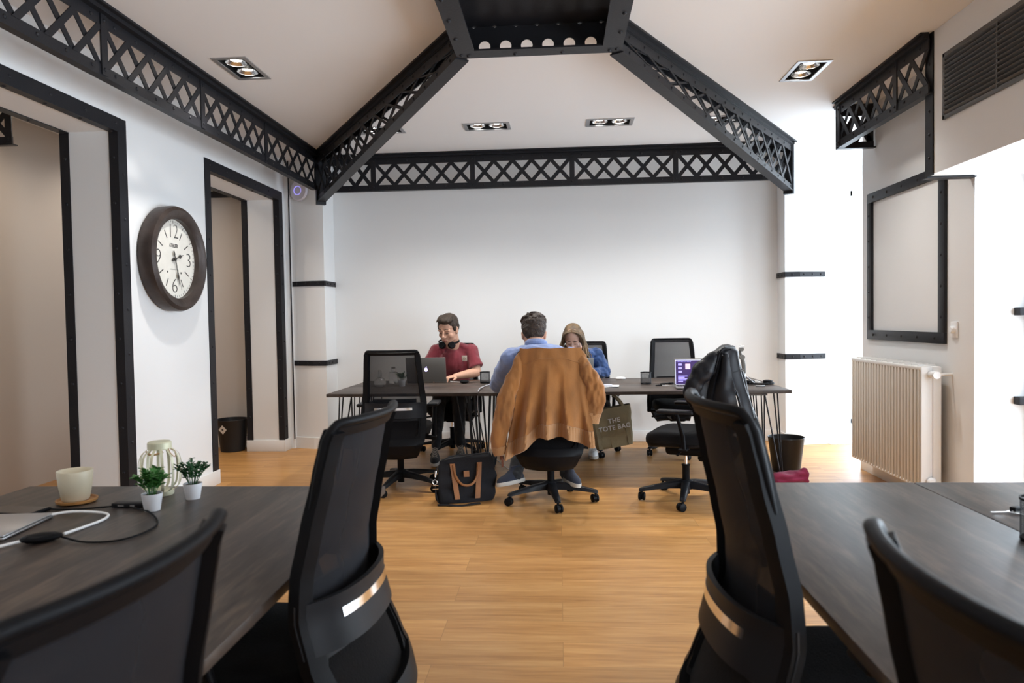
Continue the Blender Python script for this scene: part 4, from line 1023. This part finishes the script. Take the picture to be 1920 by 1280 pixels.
obj('sleeve', baked(m, 'sleeve', .007, 2, .5, wr(9, .016)), 'leather', lj, 0)
def cl(a, b):
    z = 1.05-.52*b; x0_ = -.075-.06*min(1, b*2); x1_ = .055+.10*b
    return V((x0_+(x1_-x0_)*a, -.178-.04*math.sin(b*2.2)-.016*math.sin(a*9+b*3)-.02*noise.noise(V((a*3, b*5, 4))), z-.03*(1-a)*b))
m = MB(); m.sheet(cl, 20, 30, .010); obj('front_panel', m, 'leather', lj, 60)
m = MB(); m.tube([lf(a/30, .60)+V((.008, 0, 0)) for a in range(1, 30)], .003, 6); obj('yoke_seam', m, 'leather', lj, 0)
m = MB(); m.tube([lf(.06, .40+.6*k/30)+V((.008, -.004, 0)) for k in range(31)], .003, 6); obj('side_seam', m, 'leather', lj, 0)
m = MB(); m.tube([(lf(q_, .40)+V((0, 0, .004))) for q_ in (.12, .3, .5, .7, .88)], [.006, .009, .010, .009, .006], 12, 5, .6); obj('collar', m, 'leather', lj, 0)

# ================================================================ THINGS ON THE FAR TABLES
ZTT = ZT+.0005
def laptop(label, loc, rz, w, d, open_deg, body='alud', screen=None, sx=1):
    "hinge at origin, keyboard towards -Y, lid rising from the hinge"
    t = thing('laptop', label, 'laptop', loc, rz, None)
    obj('base', MB().box((0, -d/2, .008), (w, d, .014), None, .005, 2), body, t)
    m = MB(); 
    for r in range(5):
        for c in range(13): m.box((-w*.42+c*w*.07, -.035-r*.019, .0157), (w*.058, .0155, .0016))
    obj('keyboard', m, 'plastic', t)
    obj('touchpad', MB().box((0, -d*.76, .0153), (w*.32, d*.33, .0008)), body, t)
    th = math.radians(open_deg-90); L = Matrix.Translation((0, .0, .012)) @ Matrix.Rotation(-th, 4, 'X')
    m = MB(); m.merge(MB().box((0, 0, d/2), (w, .007, d), None, .003, 2), L); lid = obj('lid', m, body, t)
    m = MB(); m.merge(MB().box((0, -.0042, d/2), (w*.95, .001, d*.90)), L); s = obj('screen', m, screen or M['scr'], lid)
    return t, lid, s, L
M['scr'] = mat('dark_screen', (.01, .01, .012), .15)
t, lid, s, L = laptop('silver laptop with glowing fruit logo in front of the red T-shirt', (-1.245, 6.545, ZTT), PI+.02, .375, .235, 103)
# glowing apple mark on the outside of the lid
def apple(sz):
    pts = []
    for k in range(64):
        a = 2*PI*k/64; r = 1-.10*math.cos(2*a)*.6; x = math.cos(a)*r*.84; y = math.sin(a)*r*.92
        if y > .5: y -= .16*math.exp(-(x/.22)**2)
        if y < -.5: y += .10*math.exp(-(x/.2)**2)
        q = V((x, y)); c = V((1.08, .18)); dd = (q-c).length
        if dd < .42: q = c+(q-c)*(.42/dd) if dd > 1e-6 else q
        if (q-c).length <= .425 and q.x > .66: q.x = c.x-math.sqrt(max(0, .42**2-(q.y-c.y)**2))
        pts.append((q.x*sz, q.y*sz))
    return pts
glow = mat('logo_glow', (.62, .55, 1), .5, emit=1.6)
LL = L @ Matrix.Translation((0, .0036, .118)) @ Matrix.Rotation(-PI/2, 4, 'X') @ Matrix.Rotation(PI, 4, 'Z')
m = MB(); m.prism(apple(.020), 0, .0006, LL); m.prism([(.002*math.cos(a)*1+.0035+.0, 0) for a in (0,)]+[] if False else [(-.001, .0215), (.002, .0290), (.009, .0330), (.0085, .0265), (.004, .0225)], 0, .0006, LL)
q = obj('lid_logo', m, glow, lid, 0); q['label'] = 'lit white fruit logo'
laptop('grey laptop partly behind the suede jacket, in front of the denim shirt', (.165, 6.50, ZTT), PI-.03, .30, .215, 104, 'alum')
# laptop with a lit editing screen, facing us
scm = bpy.data.materials.new('lit_screen'); scm.use_nodes = True; b = scm.node_tree.nodes['Principled BSDF']; b.inputs['Base Color'].default_value = (.01, .01, .02, 1); b.inputs['Emission Color'].default_value = (.045, .022, .12, 1); b.inputs['Emission Strength'].default_value = 1.0; b.inputs['Roughness'].default_value = .2
t, lid, s, L = laptop('open laptop with purple video editing screen beside the leather jacket', (1.115, 5.90, ZTT), -.10, .32, .225, 100, 'alud', scm)
pan = mat('screen_panels', (.35, .30, .85), .4, emit=.8); pk = mat('screen_picture', (.75, .45, .65), .4, emit=.7); dk = mat('screen_border', (.70, .72, .95), .4, emit=.9)
def on(m, x0, x1, z0, z1): m.merge(MB().b2(x0, x1, -.0056, -.0048, z0, z1), L)
m = MB(); on(m, -.150, .150, .2085, .2120); on(m, -.152, -.149, .01, .212); on(m, .149, .152, .01, .212); on(m, -.15, .15, .008, .012); obj('window_border', m, dk, s)
m = MB(); 
for k in range(3): on(m, -.128, -.098, .165-k*.030, .182-k*.030)
for k in range(10): on(m, -.14+k*.012, -.133+k*.012, .196, .200)
for k in range(5): on(m, -.13, -.13+.04+.012*((k*7) % 5), .030+k*.011, .037+k*.011)
for k in range(4): on(m, -.01+.03*k, .012+.03*k, .036+.01*(k % 2), .052+.01*(k % 2))
obj('panels', m, pan, s)
m = MB(); on(m, -.070, -.030, .135, .180); on(m, .02, .10, .10, .18); obj('preview', m, pk, s)
def phone(name, loc, rz, label, w=.075, d=.15, h=.009, mt='plastic', cat='phone'):
    t = thing(name, label, cat, loc, rz); obj('case', MB().box((0, 0, h/2), (w, d, h), None, .003, 2), mt, t); obj('screen', MB().box((0, 0, h+.0003), (w*.92, d*.94, .0006)), M['scr'], t); return t
M['wire'] = mat('wire_mesh', (.05, .05, .055), .4, metal=.5)
def pen_cup(loc, label, r=.045, h=.105):
    t = thing('mesh_pen_cup', label, 'pen holder', loc, 0, 'round wire mesh pen cups'); m = MB(); n = 44
    m.lathe([(.0001, .0), (r, .0), (r, .004), (.0001, .004)], n=28); obj('bottom', m, 'plastic', t)
    m = MB(); m.lathe([(r-.002, .004), (r+.0015, .004), (r+.0015, .010), (r-.002, .010)], n=28); m.lathe([(r-.002, h-.006), (r+.003, h-.006), (r+.003, h), (r-.002, h)], n=28); obj('rim', m, 'plastic', t)
    m = MB()
    for k in range(n):
        a = 2*PI*k/n; c, q = math.cos(a)*r, math.sin(a)*r; m.tube([(c, q, .006), (c, q, h-.003)], .0007, 4)
    nz = int((h-.012)/.0055)
    for j in range(nz):
        z = .010+j*.0055; m.tube([(math.cos(2*PI*k/28)*r, math.sin(2*PI*k/28)*r, z) for k in range(29)], .0007, 4)
    obj('mesh_wall', m, 'wire', t, 0); return t
pen_cup((-.685, 6.46, ZTT), 'wire mesh pen cup on the far tables, left of the blue shirt')
pen_cup((.755, 6.20, ZTT), 'wire mesh pen cup on the far tables, between the two laptops at right')
pc = pen_cup((1.205, 1.835, ZTT), 'wire mesh pen cup on the lower right desk at the frame edge', .046, .11)
def cable(name, pts, r, label, mt, cat='cable', smooth=6, grp=None): m = MB(); m.tube(pts, r, 8, smooth); return tag(obj(name, m, mt, None, 0), label, cat, grp)
cable('white_cable', [(-1.03, 6.60, ZTT+.006), (-.95, 6.56, ZTT+.003), (-.88, 6.52, ZTT+.003), (-.76, 6.60, ZTT+.003), (-.70, 6.68, ZTT+.003)], .0032, 'white cable running from the silver laptop towards the pen cup', 'white')
m = MB(); m.ell((0, 0, .016), (.045, .032, .016)); o = tag(obj('small_speaker', m, 'plastic', None, 0, (-.875, 6.44, ZTT)), 'small black rounded gadget on the table right of the silver laptop', 'gadget')
phone('notebook', (-.80, 6.62, ZTT), -.9, 'thin brown notebook beside the pen cup left of the blue shirt', .14, .20, .012, mat('notebook_cover', (.13, .09, .07), .6), 'notebook')
cable('cable', [(-.42, 6.32, ZTT+.004), (-.52, 6.33, ZTT+.014), (-.60, 6.20, ZTT+.014), (-.655, 6.02, ZTT+.008), (-.662, 5.72, ZTT+.003), (-.663, 5.66, .60), (-.66, 5.80, .45)], .0035, 'grey cable dropping through the gap between the far tables', mat('grey_cable', (.45, .46, .5), .5))
cable('cable', [(-.60, 6.95, .70), (-.57, 7.15, .56), (-.60, 7.30, .44), (-.585, 7.42, .30)], .003, 'thin cable hanging from the tables to the wall socket', 'plastic')
cable('cable', [(-.56, 6.9, .70), (-.50, 7.1, .52), (-.55, 7.25, .38), (-.68, 7.28, .20), (-.72, 7.2, .012), (-.62, 6.6, .006), (-.50, 6.2, .006), (-.36, 5.85, .006)], .003, 'thin pale cable trailing from the socket down over the floor', 'white')
cable('cable', [(1.63, 6.80, .70), (1.72, 7.20, .55), (1.66, 7.35, .35), (1.60, 7.38, .12), (1.58, 7.36, .01)], .003, 'thin dark cable hanging behind the right end of the far tables', 'plastic')
# paper, mouse
t = thing('paper_stack', 'white sheets and a magazine on the table right of the suede jacket', 'papers', (.38, 5.99, ZTT), .1)
for k in range(3): obj('sheet', MB().box((.01*k, .008*k, .0015+.0022*k), (.21, .15, .0012), (0, 0, .2-.22*k)), 'white', t)
m = MB(); m.tube([(-.12, -.03, .014), (.06, -.035, .014)], [.010, .010], 12); obj('rolled_sheet', m, mat('print_paper', (.55, .57, .66), .5, var=.25, vscale=40), t)
m = MB(); m.ell((0, 0, .012), (.048, .030, .018)); tag(obj('computer_mouse', m, 'white', None, 0, (.575, 6.66, ZTT)), 'white computer mouse on the rear table right of the denim shirt', 'mouse')
# cable clutter by the right laptop
m = MB(); m.tube([(0, 0, .004), (.06, .03, .006), (.03, .07, .01), (.10, .08, .012), (.13, .05, .012)], .005, 8, 5); m.box((.12, .075, .012), (.05, .018, .016), (0, 0, .5), .004); m.tube([(0, 0, .004), (-.02, -.03, .004), (.03, -.04, .004)], .005, 8, 5)
tag(obj('black_adapter', m, 'plastic', None, 0, (.835, 6.03, ZTT)), 'black cable and adapter lying left of the purple screen laptop', 'adapter')
cable('white_cable', [(.87, 6.03, ZTT+.004), (.92, 5.96, ZTT+.004), (1.0, 5.93, ZTT+.003), (1.02, 5.87, ZTT+.004)], .003, 'white cable beside the purple screen laptop', 'white')
# gimbal microphone on a mini tripod
g = thing('tripod_gimbal', 'grey phone gimbal standing on a mini tripod on the far right table', 'gimbal', (1.545, 6.00, ZTT))
M['gim'] = mat('gimbal_grey', (.17, .165, .15), .5)
m = MB()
for a in (-1.65, .35, 2.6): m.tube([(0, 0, .085), (math.cos(a)*.11, math.sin(a)*.11, .004)], [.007, .006], 10)
m.cyl((0, 0, .07), (0, 0, .11), .013, None, 14); obj('tripod', m, 'alu', g)
m = MB(); m.tube([(0, 0, .10), (-.004, 0, .17), (-.014, 0, .23)], [.016, .018, .017], 16, 4); obj('handle', m, 'gim', g, 50)
m = MB(); m.cyl((-.016, -.018, .235), (-.016, .018, .235), .021, None, 18); m.tube([(-.020, .01, .24), (-.028, .012, .275), (-.022, .01, .30)], [.012, .011, .012], 12, 4); m.cyl((-.022, -.018, .302), (-.022, .018, .302), .018, None, 18); obj('motor_arm', m, 'gim', g, 40)
m = MB(); m.box((-.022, -.012, .322), (.046, .02, .016), (0, -.2, 0), .005); m.box((-.03, -.012, .332), (.012, .018, .014), None, .003); obj('phone_clamp', m, 'white', g)
# headphones lying right
h2 = thing('headphones', 'black headphones lying on the right end of the far tables', 'headphones', (1.695, 6.06, ZTT))
m = MB(); m.tube([(-.08, .02, .016), (-.09, -.06, .014), (0, -.10, .012), (.09, -.06, .014), (.08, .02, .016)], .008, 10, 6); obj('headband', m, 'plastic', h2, 0)
for k in (-1, 1): m = MB(); m.lathe([(.0001, 0), (.036, 0), (.042, .010), (.040, .026), (.026, .032), (.0001, .030)], (k*.075, .045, .001), 24); obj('ear_cup', m, 'plastic', h2)
cable('white_cable', [(1.42, 6.30, ZTT+.004), (1.55, 6.38, ZTT+.010), (1.66, 6.40, ZTT+.012), (1.74, 6.28, ZTT+.006), (1.72, 6.20, ZTT+.004), (1.62, 6.34, ZTT+.006)], .0035, 'white cable loop behind the headphones at the right table end', 'white')
m = MB(); m.box((0, 0, .006), (.075, .022, .012), None, .004); tag(obj('usb_stick', m, 'alu', None, 35, (1.64, 5.86, ZTT)), 'small silver stick lying in front of the headphones at right', 'usb stick')
# table gadgets seen through the empty chair's net
t = thing('glass_carafe', 'round clear glass flask on the left far table, seen through chair net', 'carafe', (-1.60, 6.19, ZTT))
m = MB(); m.lathe([(.0001, .002), (.035, .003), (.052, .022), (.055, .045), (.040, .070), (.018, .088), (.014, .14), (.017, .15), (.014, .15), (.011, .14), (.015, .088), (.037, .068), (.052, .044), (.049, .023), (.033, .006), (.0001, .005)], n=36); obj('flask', m, 'glass', t)
t = thing('glass_bottle', 'square glass bottle on the left far table, seen through chair net', 'bottle', (-1.555, 6.52, ZTT))
m = MB(); m.box((0, 0, .055), (.085, .05, .11), None, .012); m.cyl((0, 0, .108), (0, 0, .14), .018, None, 16); obj('bottle_body', m, 'glass', t); obj('stopper', MB().cyl((0, 0, .14), (0, 0, .155), .02, None, 16), 'alud', t)
tag(obj('glass_bowl', MB().lathe([(.0001, .002), (.05, .003), (.058, .03), (.055, .03), (.047, .006), (.0001, .005)], n=30), 'glass', None, 30, (-1.47, 6.42, ZTT)), 'shallow clear glass dish on the left far table', 'dish')
obj_under = MB()
m = MB(); m.b2(1.35, 1.62, 5.60, 5.75, ZT-.026-.018, ZT-.026); tag(obj('mounting_plate', m, 'deskx'), 'dark wooden strip fixed under the front edge of the right far table', 'plate')

# ---------------------------------------------------------------- small potted plants
M['leaf'] = mat('plastic_leaf', (.045, .16, .03), .45, var=.35, vscale=30); M['leafd'] = mat('plastic_leaf_dark', (.018, .085, .025), .45, var=.35, vscale=30); M['potw'] = mat('white_pot', (.62, .62, .64), .4); M['soil'] = mat('soil', (.03, .02, .012), .9)
def leafm(m, p, d, L, w_, up=V((0, 0, 1))):
    d = V(d).normalized(); n = d.cross(up); n = n.normalized() if n.length > .01 else V((1, 0, 0)); u2 = n.cross(d)
    rs = []
    for t, f in ((0, .12), (.25, .7), (.55, 1), (.8, .7), (1, .08)):
        c = V(p)+d*L*t+u2*(.12*L*math.sin(t*PI)); rs.append(m.ring([c-n*w_*f, c+u2*.0012-n*0, c+n*w_*f, c-u2*.0012]))
    m.skin(rs)
def plant(loc, label, leaf_m, seed, n_st=11, hh=.085, pot=.031, broad=True):
    random.seed(seed); t = thing('potted_plant', label, 'plant', loc, 0, 'small white potted plants'); k = pot/.031
    m = MB(); m.lathe([(.0001, 0), (.023*k, 0), (.0235*k, .003), (.031*k, .052*k), (.0305*k, .054*k), (.028*k, .053*k), (.027*k, .045*k), (.0001, .045*k)], n=36); q = obj('pot', m, 'potw', t, 40)
    m = MB(); m.lathe([(.0001, .048*k), (.0275*k, .047*k), (.0275*k, .044*k), (.0001, .044*k)], n=20); obj('soil', m, 'soil', t)
    st = MB(); lf_ = MB()
    for i in range(n_st):
        a = 2*PI*i/n_st+random.uniform(-.3, .3); r = random.uniform(.25, 1); top = V((math.cos(a)*r*.055, math.sin(a)*r*.055, .045*k+hh*random.uniform(.7, 1.05)*(1.1-.3*r)))
        b = V((math.cos(a)*.008, math.sin(a)*.008, .044*k)); mid = (b+top)/2+V((0, 0, .012)); P = smooth_path([b, mid, top], 5); st.tube(P, .0012, 5)
        for j in range(3, len(P)):
            for s_ in range(3 if broad else 4):
                aa = random.uniform(0, 2*PI); d = V((math.cos(aa), math.sin(aa), random.uniform(.2, 1.0))); leafm(lf_, P[j], d, random.uniform(.020, .030) if broad else random.uniform(.010, .015), .0065 if broad else .0040)
    obj('stems', st, leaf_m, t, 0); obj('leaves', lf_, leaf_m, t, 0); return t
plant((-1.283, 2.118, ZTT), 'light green plant in white pot, nearer one in front of the lantern', 'leaf', 3)
plant((-1.228, 2.262, ZTT), 'dark green small-leaved plant in white pot, right of the lantern', 'leafd', 5, 13, .088, .030, False)
plant((-1.405, 6.215, ZTT), 'small plant in white pot on the left far table, seen through chair net', 'leafd', 8, 11, .08, .033, False)
# ---------------------------------------------------------------- cup on coaster
M['cupc'] = mat('cream_ceramic', (.64, .57, .42), .35, var=.04, vscale=20); M['cork'] = mat('warm_wood_coaster', (.42, .20, .06), .5, var=.2, vscale=30)
co = tag(obj('wooden_coaster', MB().lathe([(.0001, 0), (.052, 0), (.060, .004), (.062, .012), (.058, .0125), (.054, .006), (.0001, .006)], n=48), 'cork', None, 40, (-1.60, 2.215, ZTT)), 'round light wooden coaster under the cream cup', 'coaster')
co.rotation_euler = (0, 0, 0)
t = thing('ceramic_cup', 'cream ceramic cup without handle standing on a wooden coaster', 'cup', (-1.604, 2.215, ZTT+.0062))
obj('cup_body', MB().lathe([(.0001, .001), (.036, .001), (.041, .006), (.049, .05), (.0535, .098), (.0525, .1005), (.050, .098), (.046, .05), (.038, .012), (.0001, .010)], n=56), 'cupc', t, 45)
# ---------------------------------------------------------------- lantern
M['gold'] = mat('pale_green_metal', (.62, .60, .43), .42, metal=.15)
ln = thing('wire_lantern', 'pale metal ribbed lantern with round lid behind the near plant', 'lantern', (-1.370, 2.315, ZTT))
m = MB(); m.lathe([(.0001, 0), (.040, 0), (.042, .004), (.042, .016), (.036, .018), (.0001, .018)], n=36); obj('foot', m, 'gold', ln)
m = MB(); m.lathe([(.0001, .158), (.036, .158), (.038, .160), (.038, .180), (.034, .184), (.0001, .185)], n=36); obj('lid', m, 'gold', ln)
for k in range(12):
    a = 2*PI*k/12+.1; R_ = Matrix.Rotation(a, 4, 'Z'); m = MB()
    path = smooth_path([V((.036, 0, .012)), V((.060, 0, .034)), V((.067, 0, .085)), V((.060, 0, .135)), V((.036, 0, .160))], 6)
    rs = []
    for i, p_ in enumerate(path):
        rs.append(m.ring([R_ @ (p_+V((x_, y_, 0))) for x_, y_ in ((-.0006, -.0048), (.0006, -.0048), (.0006, .0048), (-.0006, .0048))]))
    m.skin(rs); obj('rib', m, 'gold', ln, 0)
m = MB(); m.tube([(.040, 0, .158), (.062, -.01, .150), (.064, -.02, .135), (.055, -.03, .150), (.038, -.01, .160)], .0012, 6, 5); m.tube([(-.030, -.028, .152), (-.010, -.044, .146), (.010, -.044, .146), (.030, -.030, .152)], .0035, 8, 5); obj('handle', m, mat('wood_handle', (.45, .27, .12), .5), ln, 0)
# ---------------------------------------------------------------- things on the lower left desk
phone('smartphone', (-1.705, 2.085, ZTT), 1.48, 'dark smartphone lying behind the silver laptop on the left desk', .085, .17, .010)
t = thing('closed_laptop', 'closed silver laptop on the lower left desk at the frame edge', 'laptop', (-1.70, 1.90, ZTT), .12)
obj('base', MB().box((0, 0, .005), (.34, .235, .009), None, .004), M['alu'], t); obj('lid', MB().box((0, 0, .0125), (.34, .235, .005), None, .002), M['alu'], t)
m = MB(); m.ell((0, 0, .012), (.052, .026, .013)); m.box((0, 0, .012), (.075, .036, .02), None, .008, 3); o = tag(obj('power_brick', m, 'plastic', None, 50, (-1.405, 1.80, ZTT)), 'rounded black charging puck between white and black cords', 'charger'); o.rotation_euler = (0, 0, .5)
cable('white_cable', [(-1.57, 2.01, ZTT+.010), (-1.50, 2.055, ZTT+.012), (-1.40, 2.06, ZTT+.006), (-1.365, 2.01, ZTT+.004), (-1.37, 1.93, ZTT+.004), (-1.375, 1.845, ZTT+.008)], .0042, 'white charging cord looping from the closed laptop to the puck', 'white')
cable('white_cable', [(-1.44, 1.775, ZTT+.010), (-1.50, 1.72, ZTT+.004), (-1.60, 1.64, ZTT+.004), (-1.75, 1.55, ZTT+.004)], .0042, 'white cord leaving the puck towards the lower left', 'white')
cable('black_cable', [(-1.365, 1.82, ZTT+.008), (-1.27, 1.79, ZTT+.003), (-1.18, 1.82, ZTT+.003), (-1.17, 1.95, ZTT+.003), (-1.27, 2.08, ZTT+.004), (-1.36, 2.13, ZTT+.006)], .0028, 'thin black cord curving from the puck to the flat hub', 'plastic')
cable('black_cable', [(-1.66, 2.13, ZTT+.003), (-1.55, 2.11, ZTT+.003), (-1.45, 2.14, ZTT+.004), (-1.40, 2.15, ZTT+.006)], .0028, 'thin black cord running from the phone to the flat hub', 'plastic')
t = thing('usb_hub', 'flat black hub with ports lying beside the near plant', 'hub', (-1.375, 2.155, ZTT), .0)
obj('case', MB().box((0, 0, .008), (.115, .032, .015), None, .003), 'plasticg', t); obj('port', MB().box((-.025, -.0162, .008), (.020, .001, .006)), 'chrome', t); obj('port', MB().box((.015, -.0162, .008), (.020, .001, .006)), 'chrome', t)
# keys at the lower right desk
t = thing('key_bunch', 'small bunch of metal keys beside the pen cup at lower right', 'keys', (1.30, 2.10, ZTT), .1)
m = MB(); m.box((-.04, 0, .004), (.055, .008, .002)); m.cyl((-.008, 0, .003), (-.008, 0, .0055), .011, None, 16); obj('key', m, 'chrome', t)
m = MB(); m.box((-.012, -.028, .007), (.010, .045, .002), (0, 0, .5)); m.cyl((.0, -.008, .006), (.0, -.008, .0085), .010, None, 16); obj('key', m, 'chrome', t)
m = MB(); m.box((.015, .01, .010), (.035, .02, .012), (0, 0, .3), .004); obj('fob', m, 'plastic', t)

# ================================================================ BAGS
M['canvas'] = mat('black_canvas', (.010, .010, .013), .9, bump=.4, bscale=300, var=.2, vscale=8); M['tanl'] = mat('tan_leather', (.27, .105, .03), .5, bump=.2, bscale=100, var=.15, vscale=20)
bg_ = thing('duffle_bag', 'black canvas weekend bag with tan leather handles on the floor', 'bag', (-.69, 5.03, 0), .28, None)
def bagf(m, w0, w1, d0, d1, h, sag=.02, n=28, lv=14, wobble=.012, sq=.45):
    rs = []
    for j in range(lv+1):
        t = j/lv; f = 1 if t < .97 else .96; w_ = w0+(w1-w0)*t; d_ = d0+(d1-d0)*t; d_ *= (1 if t > .04 else .9); w_ *= (1 if t > .04 else .96)
        pts = []
        for k in range(n):
            a = 2*PI*k/n; c, s_ = math.cos(a), math.sin(a); x = math.copysign(abs(c)**sq, c)*w_/2; y = math.copysign(abs(s_)**sq, s_)*d_/2
            nn = noise.noise(V((x*9, y*9, t*5)))*wobble; pts.append(V((x+nn*c, y+nn*1.3*s_, h*t-sag*(1-(2*x/w_)**2)*t*t+.4*nn*t)))
        rs.append(m.ring(pts))
    m.skin(rs); return m
m = bagf(MB(), .42, .37, .17, .05, .335, .012, wobble=.02)
for v_ in m.b.verts: v_.co.z -= .045*max(0, -v_.co.x/.18-.2)*(v_.co.z/.335); v_.co.x += .03*math.sin(v_.co.z/.335*PI)*(1 if v_.co.x > 0 else -.4)
obj('bag_body', m, 'canvas', bg_, 70)
m = MB(); m.tube([(-.17, -.012, .300), (-.08, -.014, .330), (.08, -.014, .334), (.17, -.01, .34)], [.010]*4, 8, 5, .5); obj('zip_edge', m, 'canvas', bg_, 0)
m = MB()
for s_ in (-1, 1):
    m.sheet(lambda a, b: V((s_*(.098-.026*(1-b))+(a-.5)*.036+s_*.01*0, -.104+.060*b-.002, .035+.245*b)), 2, 10, .004)
obj('leather_strap', m, 'tanl', bg_, 40)
m = MB(); m.tube([(-.092, -.052, .270), (-.080, -.076, .20), (-.045, -.096, .145), (.0, -.102, .130), (.045, -.096, .145), (.080, -.076, .20), (.092, -.052, .270)], .0085, 10, 6); obj('carry_handle', m, 'tanl', bg_, 0)
m = MB(); m.sheet(lambda a, b: V((-.020+.040*a, -.074+.012*b, .185+.042*b)), 2, 2, .004); obj('leather_patch', m, 'tanl', bg_)
m = MB(); m.sheet(lambda a, b: V((-.205-.02*math.sin(b*PI)+.005*a, -.02+.045*a-.05*b, .25-.235*b)), 3, 14, .005); m.sheet(lambda a, b: V((-.215+.30*b, -.10-.05*math.sin(b*2.4)+.034*a-.02, .006+.004*math.sin(b*9))), 2, 20, .004); obj('shoulder_strap', m, 'canvas', bg_, 40)
m = MB(); m.tube([(-.215, -.035, .235), (-.220, -.04, .19)], .007, 8); m.tube([(-.225+math.cos(a)*.016, -.05, .155+math.sin(a)*.018) for a in [2*PI*k/12 for k in range(13)]], .0030, 6); m.box((-.222, -.062, .11), (.040, .004, .004)); m.box((-.222, -.062, .135), (.040, .004, .004)); obj('buckle', m, 'chrome', bg_, 0)
# tote hanging from the table edge
M['tote'] = mat('khaki_canvas', (.20, .18, .115), .9, bump=.4, bscale=350, var=.12, vscale=10); M['print'] = mat('pale_print', (.40, .42, .44), .8)
tt = thing('tote_bag', 'khaki canvas shopper with pale lettering hanging from the far table', 'bag', (.44, 5.70, .27), 0, None, (0, -.16, .12))
obj('bag_body', bagf(MB(), .30, .35, .15, .09, .315, .0, wobble=.008, sq=.35), 'tote', tt, 70)
m = MB()
for x_ in (-.125, -.02 , .115): m.sheet(lambda a, b: V((x_+.016*(a-.5)*2, -.0765+.033*b-.0, .004+.30*b)), 1, 8, .003)
obj('seam_strap', m, 'tote', tt, 40)
for y_ in (-.047, .045):
    m = MB(); 
    def hf(a, b, y_=y_):
        t = b; x_ = -.115+.23*t; z_ = .30+.145*math.sin(t*PI)**.6 if 0 < t < 1 else .30
        return V((x_*(1-.25*math.sin(t*PI)), y_*(1-.6*math.sin(t*PI))+(a-.5)*.004, z_))
    P_ = [hf(.5, k/24) for k in range(25)]
    m.tube(P_, .012, 8, 0, .25, V((0, 1, 0))); obj('bag_handle', m, 'tote', tt, 0)
m = MB(); nt_ = lambda x_, z_: Matrix.Translation((x_, -.0735+.10*(z_-.05)*.5+.002, z_)) @ Matrix.Rotation(PI/2+.02-.10, 4, 'X')
m.merge(text_mb('THE', .050, nt_(.015, .215), .0012, 1.0, bold=.0012, space=1.1)); m.merge(text_mb('TOTE BAG', .050, nt_(.010, .160), .0012, 1.0, bold=.0012, space=1.1)); q = obj('lettering', m, 'print', tt, 0)
q.location = (0, -.016, 0)
m = MB(); m.cyl((.47, 5.68, .694), (.47, 5.72, .694), .02, None, 14); m.tube([(.47, 5.70, .69), (.47, 5.70, .665), (.44, 5.70, .655), (.42, 5.70, .67)], .004, 8, 4); tag(obj('bag_hook', m, 'steel', None, 0), 'steel hook under the far table carrying the khaki bag', 'hook')
# crumpled burgundy pouch
m = MB(); m.ell((0, 0, .05), (.15, .07, .05), (0, 0, .1)); m.ell((.07, .0, .075), (.085, .05, .038), (0, -.45, 0)); m.ell((-.06, 0, .045), (.09, .06, .045)); m.box((.10, 0, .05), (.10, .09, .09), (0, .1, 0), .03)
tag(obj('burgundy_pouch', baked(m, 'burgundy_pouch', .007, 2, .5, lambda p_: .016*noise.noise(V((p_.x*13, p_.y*13, p_.z*30)))), cloth('burgundy_nylon', (.20, .010, .045), .2, .1), None, 0, (1.74, 5.47, .008)), 'crumpled burgundy cloth pouch on the floor by the right waste bin', 'pouch')
